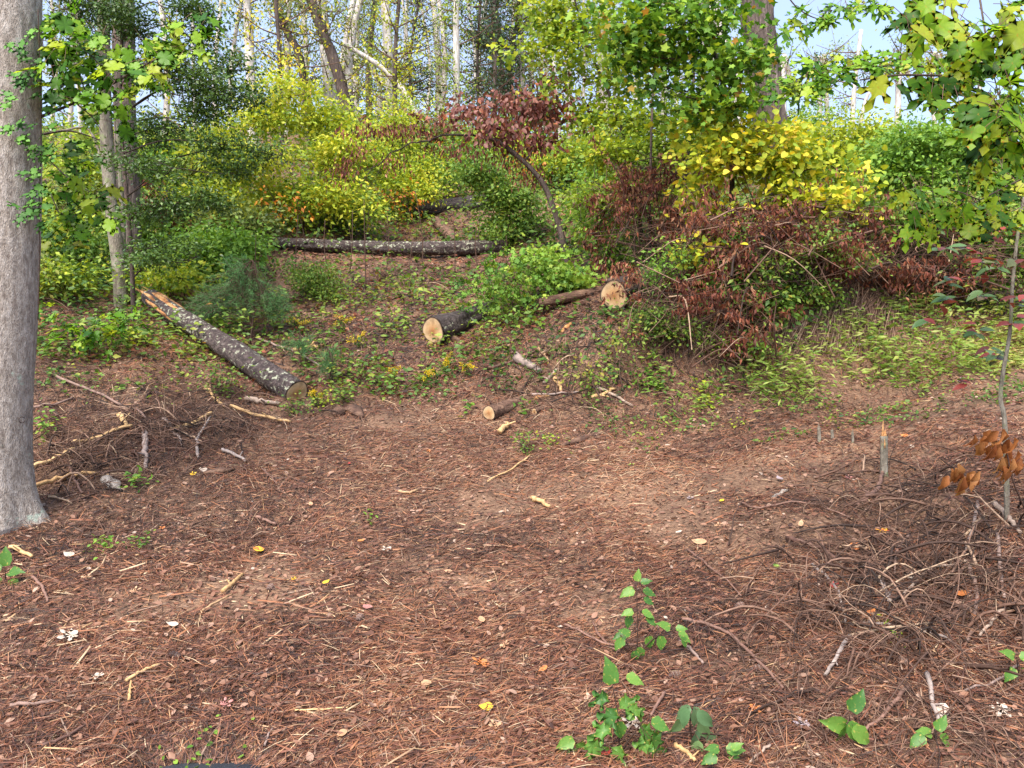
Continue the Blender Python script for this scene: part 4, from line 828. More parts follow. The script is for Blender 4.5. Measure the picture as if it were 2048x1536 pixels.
R = [('tall pale trunk on the ridge just left of the leaning dark one', [(668, 235), (655, 120), (640, 0), (630, -100)], 22, 30, 'pale_bark', .5),
 ('dark mottled trunk leaning left across the ridge skyline', [(712, 245), (680, 160), (640, 50), (600, -60)], 20, 28, 'dark_bark', .6),
 ('dark forked trunk leaning left above the yellow shrub', [(625, 200), (600, 120), (572, 60), (540, -30)], 13, 29, 'dark_bark', .6),
 ('pale trunk behind yellow leaves, left of the leaning snag top', [(783, 250), (778, 120), (768, -30)], 18, 34, 'pale_bark', .8),
 ('pale straight trunk in the centre of the ridge, rising to the frame top', [(913, 345), (913, 180), (912, -30)], 13, 28, 'pale_bark', .9),
 ('pale trunk with dark ivy and conifer foliage right of the centre trunk', [(1047, 200), (1042, 90), (1038, -30)], 11, 36, 'pale_bark', 1.6),
 ('faint pale trunk between burgundy tree and yellow sapling', [(1215, 250), (1208, 120), (1205, -30)], 14, 38, 'pale_bark', .5),
 ('stubby pale trunk beside the faint one right of centre', [(1195, 240), (1200, 160), (1203, 60)], 12, 40, 'pale_bark', .3),
 ('greyish trunk at upper left between evergreen and yellow shrub', [(508, 260), (500, 120), (492, -40)], 17, 27, 'pale_bark', .5),
 ('slender pale trunk at upper left with orange and yellow leaves', [(570, 240), (574, 120), (578, -40)], 12, 31, 'pale_bark', .8),
 ('thin white stem in the gap of the evergreen branches', [(388, 395), (390, 260), (384, 20)], 7, 20, 'pale_bark', .2),
 ('thin pale trunk left of the leaning dark one near the frame top', [(605, 230), (612, 100), (600, -30)], 9, 33, 'pale_bark', .6),
 ('bent pale trunk below the snag in the ridge wood', [(765, 235), (760, 180), (742, 130), (730, 100)], 7, 35, 'pale_bark', .3),
 ('crooked bare forked tree in the blue sky gap at right', [(1705, 250), (1706, 215), (1712, 150), (1722, 60)], 8, 36, 'pale_bark', .15),
 ('thin bare leaning tree right of the forked one in the sky gap', [(1710, 255), (1730, 205), (1755, 165), (1785, 120)], 6, 37, 'pale_bark', .12),
 ('leaning broken pale trunk left of the rough brown trunk', [(1478, 220), (1470, 160), (1440, 60), (1430, 0)], 16, 30, 'pale_bark', .3),
 ('pale trunk behind the maple, right of its stem', [(1425, 200), (1428, 140), (1420, 0)], 12, 33, 'pale_bark', .4)]
for a in R: ridge(a[0], a[1], a[2], a[3], a[4], a[5], 'olive' if rng.rand() < .55 else 'yellow_green')
ridge('long leaning snag crossing the trunks on the ridge left of centre', [(862, 222), (790, 160), (690, 88)], 10, 31, 'pale_bark', .0, name='leaning_snag')
ridge('orange and yellow leaved tree against the sky above the yellow shrub', [(565, 250), (560, 140), (552, 0), (548, -80)], 7, 24, 'dark_bark', .7, 'bright_yellow', mu=.55)
ridge('yellow leaved tree with orange patches in the sky gap left of centre', [(792, 260), (790, 130), (800, -30)], 8, 26, 'dark_bark', .9, 'yellow_green', mu=.75)
G2 = 'thin alike trunks in the ridge wood'
XS = [330, 430, 460, 530, 680, 705, 735, 745, 810, 828, 850, 870, 885, 935, 955, 970, 990, 1005, 1020, 1062, 1080, 1095, 1120, 1140, 1165, 1240, 1265, 1330, 1345, 1390, 1635, 1660, 140, 110, 170, 715, 840, 980, 1010, 1100, 1570, 1790, 1875, 1950]; CON = (6, 14, 16, 18, 37, 38, 36); XS = [x + rng.randn() * 4 for x in XS]; rl = {}
for ks, kd in (([k for k in range(44) if k in CON], 'dark ridge conifer'), ([k for k in range(44) if k not in CON], 'thin pale ridge trunk')):
    for k, l_ in zip(ks, by_landmark(kd, [XS[k] for k in ks])): rl[k] = l_
for k in range(44):
    x = XS[k]
    dd = 29 + 14 * rng.rand(); ty = -60 if k < 30 or k in (32, 33, 34, 35, 36, 37, 38, 39) else 120 + 60 * rng.rand()
    con = k in CON
    ridge(rl[k], [(x, 240), (x + rng.randn() * 10, 120), (x + rng.randn() * 16, ty)], 5 + 8 * rng.rand() ** 1.5, dd, 'pale_bark' if not con else 'dark_bark', (1.7 if con else .25 + .75 * rng.rand()) * (.35 if k in (30, 31, 40, 41, 42, 43) else 1), 'conifer' if con else ('olive', 'yellow_green', 'olive')[k % 3], group='dark conifers in the ridge wood' if con else G2, name='ridge_conifer' if con else 'ridge_tree', side=.8)

# ------------------------------------------------------------------ hillside ground cover
def cover(name, N, d0, d1, mask, size, mat, hgt, mu=.4, sd=.25, tmpl=LEAF4, power=1., droop=.2, up=1.3, sg=.022):
    bb = Buf(); x, y = sample_ground(N, d0, d1, power); z = H(x, y); px, py = proj(np.stack([x, y, z], -1))
    k = mask(px, py, x, y) > rng.rand(N) * .999; x, y, z = x[k], y[k], z[k]; n = len(x)
    h = hgt * (1 + .05 * np.clip(y - 12, 0, 20)) * (.3 + 1.4 * np.clip(.5 + 1.2 * fbm(x * 1.1, y * 1.1, 41), 0, 1)) * rng.rand(n) ** 1.4
    d = rng.randn(n, 3); d[:, 2] = .3 * d[:, 2] - droop; nn = rng.randn(n, 3) * .6; nn[:, 2] += up; nn[:, 1] -= .4
    tint = np.clip(mu + sd * rng.randn(n) * .7 + .6 * fbm(x * .8, y * .8, 47) * sd * 3, 0, 1)
    place(bb, tmpl, np.stack([x, y, z + .02 + h], -1), d, nn, size * (.65 + .7 * rng.rand(n)) * (.6 + sg * 2 * y), tint)
    return bb.obj(name, M[mat], kind='stuff')
clump = lambda x, y, s, t: sstep(t - .12, t + .12, fbm(x * s, y * s, 51) + .5)
cover('hillside_weeds', 120000, 9.0, 38, lambda px, py, x, y: np.where(py < 520, .8, .9 * clump(x, y, 1.4, .5)) * np.where((py > 520) & (px > 560) & (px < 1200), .5, 1) * np.where((px > 1250) & (py > 560), .6, 1) * np.where((px > 520) & (px < 1030) & (py > 495) & (py < 545), .15, 1) * np.where((px > 820) & (px < 1000) & (py > 425) & (py < 460), .2, 1), .085, 'cover', .45, .42, .25, power=.85)
cover('left_bank_weeds', 42000, 6.8, 11.5, lambda px, py, x, y: sstep(860, 700, py + .12 * px) * sstep(700, 560, px) * clump(x, y, 2.0, .42), .058, 'cover', .16, .45, .22, tmpl=OVATE)
cover('middle_weeds', 30000, 8.3, 13.5, lambda px, py, x, y: sstep(820, 770, py) * sstep(560, 640, px) * sstep(1120, 1040, px) * clump(x, y, 2.4, .42), .055, 'cover', .2, .45, .25, tmpl=OVATE)
cover('bank_foot_weeds', 16000, 7.6, 9.8, lambda px, py, x, y: sstep(930, 800, py) * sstep(1000, 1150, px) * clump(x, y, 2.6, .56), .045, 'cover', .10, .5, .25, tmpl=OVATE)
gline = lambda px: np.interp(px, [1250, 1400, 1600, 1750, 1900, 2048], [825, 822, 808, 792, 762, 735])
gtop = lambda px: np.interp(px, [1250, 1400, 1600, 1750, 1900, 2048], [800, 745, 715, 620, 590, 590])
cover('bamboo_grass', 90000, 7.6, 11.5, lambda px, py, x, y: sstep(gline(px) + 22, gline(px) - 12, py) * sstep(gtop(px) - 20, gtop(px) + 20, py) * sstep(1250, 1500, px) * (.12 + .88 * clump(x, y, 2.2, .45)), .09, 'grass', .30, .5, .24, tmpl=LONG4, droop=-.1, up=.6)
cover('dead_leaf_cover', 12000, 9.0, 22, lambda px, py, x, y: np.where((px > 560) & (px < 1150), 1, .5) * clump(x, y, 1.8, .5), .07, 'rust', .1, .5, .25)

# ------------------------------------------------------------------ brush piles of dead tops
def brush(label, cx, cy, rx, ry, d, nst, nlf, down=1., seed=0, lm='rust', name='brush_pile', lsz=.078, hub=None, tw=.4, nsub=3):
    hubp = P(*(hub or (cx + rx * .3, cy + ry * .7)), d + .3); hubp[2] = max(hubp[2], float(H(hubp[0], hubp[1])))
    root = thing(name, hubp, label, 'brush pile'); wb, lb = Buf(), Buf(); cs = []; ws = []
    def pt(): return P(cx + rx * 1.15 * (rng.rand() * 2 - 1) * 1.1, cy + ry * 1.05 * (rng.rand() * 2 - 1), d + rng.randn() * .4)
    for k in range(nst):
        e = pt(); h = hubp + rng.randn(3) * [.45, .25, .2]
        if rng.rand() < .65:
            h = pt(); dl = e - h; L = np.linalg.norm(dl); e = h + dl * min(1, .9 / max(L, .01))
        q = curve([h, (h + e) / 2 + [0, 0, .22 * rng.rand()] + rng.randn(3) * .08, e], 9); q[:, 2] = np.maximum(q[:, 2], H(q[:, 0], q[:, 1]) + .01)
        tube(wb, q, (.0035 + .013 * rng.rand() ** 3) * np.linspace(1, .4, 9), 4, np.clip(tw + .28 * rng.randn(), 0, 1), cap=False); cs.append(q[3:]); ws += [math.exp(rng.randn() * .9)] * 6
        for j in range(nsub):
            s = q[rng.randint(2, 8)]; e2 = s + rng.randn(3) * [.25, .15, .2]; e2[2] = max(e2[2], float(H(e2[0], e2[1])) + .02); t2 = curve([s, (s + e2) / 2 + rng.randn(3) * .03, e2], 5); tube(wb, t2, .0026, 3, np.clip(tw + .25 * rng.randn(), 0, 1), cap=False); cs.append(t2[2:]); ws += [ws[-1]] * 3
    wb.obj('dead_stem', M['twig'], root, kind='stuff')
    if nlf:
        c = np.concatenate(cs); ws = np.array(ws) * (fbm(c[:, 0] * 2.1, c[:, 2] * 2.6, 71) > -.06); i = rng.choice(len(c), nlf // 6, p=ws / ws.sum()); cc = np.repeat(c[i], 6, 0); n = len(cc); p = cc + rng.randn(n, 3) * [.04, .04, .03]
        p[:, 2] = np.maximum(p[:, 2], H(p[:, 0], p[:, 1]) + .03)
        dv = rng.randn(n, 3) * .45; dv[:, 2] -= down; place(lb, LONG4, p, dv, rng.randn(n, 3) + [0, -.9, 0], lsz * (.6 + .6 * rng.rand(n)), np.clip(np.repeat(rng.rand(nlf // 6) * .7 + .2, 6)[:n] + .12 * rng.randn(n), 0, 1), 1.3)
        lb.obj('dead_leaf', M[lm], root, kind='stuff')
def heap(label, cx, cy, rx, ry, n, name='twig_heap', tw=.5, arch=.12, Lm=.55):
    b_ = at(cx, cy + ry * .5); root = thing(name, b_, label, 'twig heap'); wb = Buf()
    for k in range(n):
        p = at(cx + rx * np.clip(rng.randn() * .5, -1.2, 1.2), cy + ry * np.clip(rng.randn() * .55, -1.2, 1.2)); L = .15 + Lm * rng.rand() ** 1.5; th = rng.rand() * 6.28; m = 7
        a = th + rng.randn() * .28 * np.linspace(-1, 1, m) + .12 * rng.randn(m); xs = p[0] + np.cumsum(np.cos(a)) * L / m; ys = p[1] + np.cumsum(np.sin(a)) * L / m; hz = H(xs, ys)
        t = np.linspace(0, 1, m); z = np.maximum(np.linspace(hz[0], hz[-1], m) + arch * rng.rand() ** 1.5 * np.sin(3.14 * t) + .04 * rng.rand() + (.15 * rng.rand() ** 3) * t, hz + .004)
        r = .0024 + .010 * rng.rand() ** 5; q = np.stack([xs, ys, z], -1); tt = np.clip(tw - .14 + .27 * rng.randn(), 0, 1); tube(wb, q, r * np.linspace(1, .5, m), 4, tt, cap=False)
        if rng.rand() < .6:
            s = q[rng.randint(2, 5)]; e = s + rng.randn(3) * [.12, .12, .04] + [0, 0, .03]; tube(wb, np.array([s, (s + e) / 2 + rng.randn(3) * .01, e]), r * .5, 3, tt, cap=False)
    wb.obj('twig', M['twig'], root, kind='stuff')
brush('rust red heap of dead leafy tops beside the thick sawn log', 1410, 540, 115, 90, 9.95, 130, 6800, hub=(1340, 590))
brush('upper heap of dead rusty leaves left of the rough trunk', 1290, 410, 110, 90, 11.0, 100, 4600, hub=(1290, 520))
brush('wide rust red brush heap in front of the rough trunk', 1560, 500, 170, 95, 9.6, 200, 8500, hub=(1600, 540))
brush('tangle of dead leafy stems right of the rough trunk', 1760, 510, 120, 55, 9.9, 170, 3600, hub=(1780, 560))
brush('bare wiry tangle at the right edge above the grass', 1940, 530, 120, 65, 10.1, 230, 2200, hub=(1850, 580))
b_ = at(1700, 590); root = thing('root_fan', b_, 'fan of bare roots and twigs spilling down the right bank', 'roots'); wb = Buf()
for k in range(460):
    x0 = 1560 + 250 * rng.rand(); y0 = 555 + 40 * rng.rand(); L_ = 50 + 110 * rng.rand(); a_, c_ = at(x0, y0), at(x0 - 70 * rng.rand() + 25 * rng.randn(), min(y0 + L_, 720)); q = curve([a_, (a_ + c_) / 2 + [.06 * rng.randn(), -.08 * rng.rand(), .05 * rng.rand()], c_], 9)
    q[:, 2] = np.maximum(q[:, 2], H(q[:, 0], q[:, 1]) + .02 + .10 * rng.rand()); q[1:-1] += rng.randn(7, 3) * .012; tube(wb, q, (.0035 + .011 * rng.rand() ** 4) * np.linspace(1, .5, 9), 4, np.clip(.65 + .25 * rng.randn(), 0, 1), cap=False)
wb.obj('roots', M['twig'], root, kind='stuff')
brush('brown fringe of rootlets and hanging leaves under the bank edge', 1400, 660, 130, 75, 9.35, 150, 2300, hub=(1450, 650))
heap('small twig heap on the earth bank foot', 1110, 730, 75, 30, 80, tw=.6)
heap('low twig tangle beside the big trunk foot', 170, 920, 150, 70, 360, tw=.5)
heap('brush of fine twigs on the left bank under the lichen log', 380, 850, 190, 55, 380, tw=.5)
heap('wiry heap around the splintered stump', 1790, 985, 170, 60, 130, tw=.45, arch=.07)
heap('dense twig heap at the right edge under the dead orange leaves', 1920, 1130, 220, 150, 380, tw=.5, arch=.10)
heap('loose twigs strewn across the right litter', 1760, 1220, 260, 140, 380, tw=.5, Lm=.7)
brush('brown dead foliage behind the evergreen on the upper left slope', 330, 420, 70, 40, 14.5, 40, 1500, lsz=.12, hub=(330, 450))
brush('rusty dead foliage on the skyline left of the burgundy tree', 790, 255, 100, 25, 24, 50, 1600, lsz=.2, hub=(790, 280))

# exposed earth clods on the bank are part of the ground mesh; hanging rootlets
# ------------------------------------------------------------------ near branches at upper right, big leaves as objects
lr = [leafmesh(TULIP, 'leaf_right', .15), leafmesh(MAPLE, 'leaf_right', .12)]
big_branch('leafy_branch', 'near bough of large green and yellow lobed leaves hanging in at the upper right corner', 3.4,
  [[(2110, 90), (2040, 130), (1970, 130), (1900, 150), (1800, 150), (1720, 160)], [(1960, 0), (1975, 90), (1990, 160), (2000, 200)], [(2100, 230), (2040, 260), (1960, 280)]],
  ell(1880, 20, 55, 40, 9) + ell(1830, 60, 35, 30, 4) + ell(1950, 80, 60, 60, 20) + ell(2020, 60, 50, 60, 18) + ell(2000, 250, 60, 50, 12) + ell(1900, 170, 60, 35, 10) + ell(1960, 210, 70, 50, 16) + ell(2020, 200, 50, 60, 13) + ell(1980, 280, 50, 40, 11) + [(1795, 170), (1815, 160), (1770, 150)],
  lr, .15, dj=.2, droop=.9, r=.009, base=P(2110, 90, 3.4))
big_branch('leafy_branch', 'thin bough of green leaves crossing the blue sky toward the rough trunk', 5.2,
  [[(2010, 60), (1900, 130), (1800, 130), (1700, 140), (1620, 150), (1560, 175)], [(1700, 140), (1640, 190), (1590, 200)]],
  ell(1800, 125, 70, 22, 22) + ell(1690, 135, 70, 26, 30) + ell(1610, 180, 60, 26, 26) + ell(1640, 130, 30, 18, 8) + ell(1570, 160, 30, 20, 10) + ell(1860, 120, 30, 25, 8),
  [leafmesh(MAPLE, 'leaf_near', .2)], .135, dj=.2, r=.009, base=P(2010, 60, 5.2))
big_branch('leafy_branch', 'sprig of green and yellow leaves at the top edge against the sky', 5.6,
  [[(1560, -30), (1600, 20), (1660, 40), (1760, 15)], [(1790, -20), (1720, 10), (1640, 25)]],
  ell(1640, 25, 40, 26, 14) + ell(1720, 12, 50, 18, 18) + ell(1590, 55, 30, 18, 8) + ell(1765, 18, 20, 10, 5), [leafmesh(MAPLE, 'leaf_near', .2)], .12, dj=.15, r=.006, base=P(1560, -30, 5.6))
big_branch('leafy_branch', 'lower right bough of lime green and orange tinged lobed leaves', 4.3,
  [[(2120, 330), (2040, 360), (1960, 400), (1880, 440)], [(2120, 390), (2030, 420), (1930, 480)], [(1960, 400), (1900, 380), (1830, 390)]],
  ell(1990, 340, 50, 30, 12) + ell(1900, 390, 60, 35, 15) + ell(1850, 440, 45, 30, 12) + ell(1960, 430, 60, 40, 14) + ell(2030, 400, 40, 50, 12) + [(1832, 460), (1845, 445)] + ell(1830, 385, 25, 20, 6),
  lr, .14, dj=.22, r=.007, droop=.8, base=P(2120, 330, 4.3))
# young tree at the right edge with red and grey green leaves
D = 4.9; b_ = P(2014, 1000, D); b_[2] = float(H(b_[0], b_[1]))
root = thing('red_leaved_sapling', b_, 'slim sapling at the right edge with oval leaves turning from grey green to red', 'sapling')
q = curve([b_ - [0, 0, .05], P(2013, 960, D), P(2009, 842, D), P(2001, 797, D), P(2006, 745, D), P(2020, 664, D), P(2026, 560, D), P(2040, 440, D), P(2062, 330, D)], 40)
bb = Buf(); tube(bb, q, np.linspace(.017, .008, 40), 8, .3, rough=.2); bb.obj('trunk', M['moss_bark'], root, smooth=True)
om = leafmesh(OVATE, 'leaf_red_green', .1); bb = Buf()
for k, (cx, cy, n) in enumerate(((1960, 590, 8), (1890, 600, 7), (1990, 540, 7), (2030, 600, 6), (1950, 660, 8), (2030, 640, 5), (1995, 715, 7), (1975, 690, 3), (1900, 560, 6), (1960, 520, 6), (2035, 520, 6), (1930, 500, 6), (1985, 470, 6), (1890, 500, 5), (2025, 450, 6), (1920, 765, 3), (1850, 640, 3))):
    s = q[np.argmin(np.abs(proj(q)[1] - cy + 5))]; e = P(cx, cy, D + rng.randn() * .12)
    tube(bb, curve([s, (s + e) / 2 + [0, 0, .02], e], 6), .0022, 4, .3, cap=False)
    for j in range(n):
        a = j / n * 6.28 + rng.rand(); leaf_obj(om, root, e + rng.randn(3) * .02, [math.cos(a), math.sin(a) * .7, -.15 + .2 * rng.randn()], [rng.randn() * .3, -.6, 1], .085 + .03 * rng.rand())
bb.obj('twigs', M['twig'], root)
# dead orange leaf cluster
D = 4.55; b_ = P(2030, 985, D); root = thing('dead_leaf_branch', b_, 'broken branch with curled orange brown dead leaves at the right edge', 'branch')
bb = Buf(); tube(bb, curve([P(2055, 1030, D + .1), P(2025, 960, D), P(2012, 900, D), P(1990, 880, D)], 12), np.linspace(.006, .003, 12), 5, .3); tube(bb, curve([P(2020, 950, D), P(1980, 935, D), P(1915, 935, D)], 8), .003, 4, .3); bb.obj('stem', M['twig'], root)
dl = leafmesh(OVATE, 'leaf_dead', .5, jag=.55)
for cx, cy, n in ((1985, 905, 8), (2015, 900, 7), (2035, 935, 6), (1965, 890, 4), (1910, 955, 6), (1930, 975, 5), (1950, 960, 4), (2005, 945, 5), (1995, 885, 3)):
    for j in range(n): leaf_obj(dl, root, P(cx + rng.randn() * 8, cy - 18 + rng.randn() * 6, D + rng.randn() * .04), [rng.randn() * .3, rng.randn() * .3, -1], [rng.randn() * .7, -1, .1], .08 + .035 * rng.rand(), wid=.8)

# ------------------------------------------------------------------ splintered stump, stubs
def stump(px, py0, py1, wpx, label, name='splintered_stump', sp=7):
    b_ = at(px, py1); d = b_[1]; root = thing(name, b_, label, 'stump'); h = (py1 - py0) / F * d; r = wpx / F * d / 2
    bb = Buf(); tube(bb, curve([b_ - [0, 0, .08], b_ + [0.003, 0, h * .3], b_ + [0, 0, h * .72]], 14), r * np.concatenate([[1.9, 1.5, 1.25], np.linspace(1.1, .9, 11)]), 14, .6, rough=.35); bb.obj('trunk', M['moss_bark'], root, smooth=True)
    sb = Buf()
    for k in range(sp):
        a = k / sp * 6.28; o = np.array([math.cos(a), math.sin(a), 0]) * r * .55; hh = h * (.72 + .3 * rng.rand() * (1 if math.cos(a) < .2 else .45))
        tube(sb, curve([b_ + o + [0, 0, h * .5], b_ + o * .95 + [0, 0, (h * .5 + hh) / 2], b_ + o * .6 + [0, 0, hh]], 5), r * np.array([.45, .45, .36, .25, .05]), 5, .9)
    sb.obj('splinters', M['split_wood'] if wpx > 8 else M['moss_bark'], root)
stump(1768, 842, 950, 14, 'thin splintered stump with bright torn top, standing on the right of the bare ground')
stump(1638, 846, 882, 7, 'pair forming dark broken stub left of the splintered stump', 'broken_stub', 4)
stump(1664, 852, 880, 6, 'small rusty stub between the dark stub and the stump', 'broken_stub', 4)
stump(1705, 858, 884, 5, 'low thin stub just left of the splintered stump', 'broken_stub', 4)

# ------------------------------------------------------------------ seedlings in front
sm = leafmesh(OVATE, 'leaf_seedling', .18, jag=.25); rag = leafmesh(MAPLE, 'leaf_seedling', .25, jag=.5); dg = leafmesh(OVATE, 'leaf_greygreen', .3, jag=.2)
def seedling(label, basepx, stems, leaves, mesh, size, hang=False, name='seedling', mr=None):
    b_ = at(*basepx); d = b_[1]; root = thing(name, b_, label, 'seedling'); bb = Buf()
    for s in stems: tube(bb, curve([b_ if k == 0 else P(x, y, d - .02 * k) for k, (x, y) in enumerate(s)], 10), np.linspace(.0045, .002, 10), 5, .2)
    for k, (x, y, ang) in enumerate(leaves):
        a = math.radians(ang); p = P(x, y, d - .03 + rng.randn() * .03)
        nn = [rng.randn() * .3, -.75, .75] if not hang else [rng.randn() * .4, -1, .1]
        s = min([P(x2, y2, d) for st in stems for x2, y2 in st], key=lambda v: np.linalg.norm(v - p)); tube(bb, np.array([s, p]), .0015, 3, .4, cap=False)
        leaf_obj(mesh if mr is None or k % 3 else mr, root, p, [math.cos(a), -.25 * abs(math.cos(a)), math.sin(a)], nn, size * (.8 + .4 * rng.rand()))
    bb.obj('stem', M['twig'], root); return root
seedling('leafy green seedling standing alone in the front litter', (1274, 1312), [[(1274, 1312), (1275, 1250), (1273, 1165)], [(1275, 1290), (1310, 1275), (1345, 1262)], [(1274, 1280), (1240, 1270)]],
  [(1280, 1166, 20), (1284, 1180, -15), (1286, 1196, -25), (1270, 1178, 200), (1273, 1164, 80), (1268, 1222, 190), (1262, 1230, 250), (1282, 1222, -20), (1290, 1232, -35), (1255, 1268, 190), (1248, 1275, 230), (1262, 1270, 150), (1278, 1292, -80), (1272, 1300, -100), (1290, 1275, -60), (1325, 1270, -100), (1350, 1258, 10), (1355, 1265, -30), (1362, 1272, -60), (1342, 1258, 150), (1300, 1270, -90)], sm, .078)
seedling('ragged yellow and green leaved plant at the bottom, right of centre', (1240, 1505), [[(1240, 1500), (1235, 1430), (1225, 1370)], [(1240, 1490), (1280, 1450), (1300, 1430)], [(1240, 1495), (1180, 1480), (1150, 1478)]],
  [(1225, 1372, 100), (1215, 1390, 210), (1240, 1400, -20), (1250, 1352, -15), (1230, 1420, 240), (1262, 1410, -50), (1240, 1440, -90), (1220, 1455, 200), (1285, 1450, -60), (1300, 1440, -20), (1310, 1465, -80), (1295, 1480, -120), (1150, 1478, 200), (1165, 1485, -100), (1180, 1480, -60), (1135, 1490, 240), (1240, 1495, -100), (1220, 1510, 220), (1250, 1515, -40), (1320, 1495, -70)], rag, .10, mr=sm)
seedling('plant with drooping grey green leaves at the bottom edge', (1385, 1490), [[(1385, 1500), (1380, 1450), (1383, 1412)]],
  [(1380, 1410, 225), (1375, 1415, -110), (1388, 1412, -80), (1395, 1420, -50), (1368, 1430, -120), (1400, 1440, -70), (1392, 1460, -95), (1410, 1465, -50), (1398, 1480, -100)], dg, .095, hang=True)
seedling('pale green drooping sprout in the lower right litter', (1700, 1480), [[(1700, 1480), (1700, 1450), (1698, 1428)]], [(1700, 1425, 60), (1698, 1440, -70), (1705, 1450, -50), (1692, 1445, -110), (1715, 1470, -55), (1695, 1450, 170)], sm, .10, hang=True)
seedling('small green sprig at the bottom left of the pale drooping sprout', (1450, 1520), [[(1450, 1525), (1450, 1500)]], [(1450, 1500, 10), (1440, 1498, 170), (1455, 1510, -30), (1435, 1510, 200), (1462, 1500, 40)], sm, .07)
seedling('small green sprig in the bottom right corner area', (1870, 1480), [[(1870, 1490), (1870, 1465)]], [(1865, 1468, 160), (1878, 1470, -30), (1872, 1462, 60), (1850, 1470, 210), (1885, 1482, -50)], sm, .07)
seedling('bright green leaf sprout at the right edge near the bottom', (2035, 1350), [[(2035, 1355), (2035, 1320)]], [(2030, 1315, 150), (2038, 1318, 20), (2040, 1335, -70), (2030, 1335, 230)], sm, .075)
seedling('little green clump at the left edge below the big trunk', (12, 1165), [[(12, 1165), (10, 1140)]], [(5, 1140, 160), (15, 1145, 10), (10, 1135, 90), (5, 1155, 230), (20, 1158, -40), (0, 1200, 200)], sm, .11)
def tuft(label, px, py, rx, ry, n, size, mat, name='ground_plant', tmpl=OVATE, mu=.5, cat='plant'):
    b_ = at(px, py + ry); root = thing(name, b_, label, cat); lb, wb = Buf(), Buf(); d = b_[1]
    x = b_[0] + rng.randn(n) * rx / F * d * .55; y = d + rng.randn(n) * .08; z = H(x, y) + .02 + rng.rand(n) * 2 * ry / F * d
    dv = rng.randn(n, 3); dv[:, 2] *= .3; nn = rng.randn(n, 3) * .5 + [0, -.5, 1]; place(lb, tmpl, np.stack([x, y, z], -1), dv, nn, size * (.7 + .5 * rng.rand(n)), np.clip(mu + .2 * rng.randn(n), 0, 1)); lb.obj('foliage', M[mat], root)
    for k in range(0, n, 4): tube(wb, np.array([b_ + rng.randn(3) * [.02, .02, 0], [x[k], y[k], z[k]]]), .0015, 3, .3, cap=False)
    wb.obj('stem', M['twig'], root)
T_ = [('small leafy tuft beside the grey wood chunk', 275, 962, 22, 16, 40, .05, 'fresh_green'), ('tuft of green sprigs below the big trunk', 205, 1092, 22, 14, 45, .035, 'fresh_green'), ('green sprig on the bump right of the big trunk', 288, 1085, 16, 12, 40, .03, 'green'),
 ('fine leaved green tuft on the slope under the small split log', 1048, 888, 26, 18, 110, .035, 'green'), ('green leaves lying on the middle bare ground', 742, 1040, 14, 4, 12, .04, 'fresh_green'), ('yellow green weeds right of the fine leaved tuft', 1100, 880, 26, 10, 60, .035, 'yellow_green'),
 ('broad leaved green plant left of the small split log', 940, 812, 18, 12, 12, .075, 'fresh_green'), ('broad green leaf plant behind the small split log', 1045, 812, 16, 14, 12, .085, 'fresh_green'), ('whorled pale green plant at the foot of the bank', 1300, 770, 42, 12, 70, .075, 'fresh_green'), ('blue green ferny plant left of the whorled one', 1175, 785, 22, 14, 60, .05, 'green'),
 ('whorled green plant above the other whorled one on the bank foot', 1310, 745, 30, 10, 50, .065, 'green'), ('dark green clump below the lichen log', 440, 760, 50, 30, 260, .045, 'green'), ('glossy green clump hugging the lichen log sawn end', 590, 815, 40, 12, 140, .04, 'green'), ('yellowish leafy clump right of the lichen log end', 650, 800, 26, 14, 100, .04, 'yellow_green'),
 ('weedy clump left of the rotten stump mound', 690, 790, 26, 16, 100, .045, 'green'), ('leafy clump at the top of the bare ground', 770, 770, 30, 18, 110, .05, 'fresh_green'), ('pale yellow green leaf plant on the left bank', 270, 680, 40, 12, 60, .08, 'yellow_green'),
 ('green tuft by the debris on the far left bank', 90, 850, 20, 24, 60, .05, 'fresh_green'), ('light green trailing plant at the left of the grass', 1410, 790, 26, 16, 60, .06, 'yellow_green'), ('low sprouts at the edge of the asphalt', 385, 1520, 60, 3, 26, .03, 'fresh_green'), ('lone sprout right of the asphalt edge', 485, 1522, 8, 3, 6, .03, 'fresh_green'), ('tiny weeds on the right bare ground', 1470, 850, 24, 6, 30, .03, 'yellow_green'), ('yellow sprig in the front litter right of the stick heap', 1792, 1280, 12, 8, 14, .03, 'yellow_green')]
for t_ in T_: tuft(t_[0], *t_[1:])
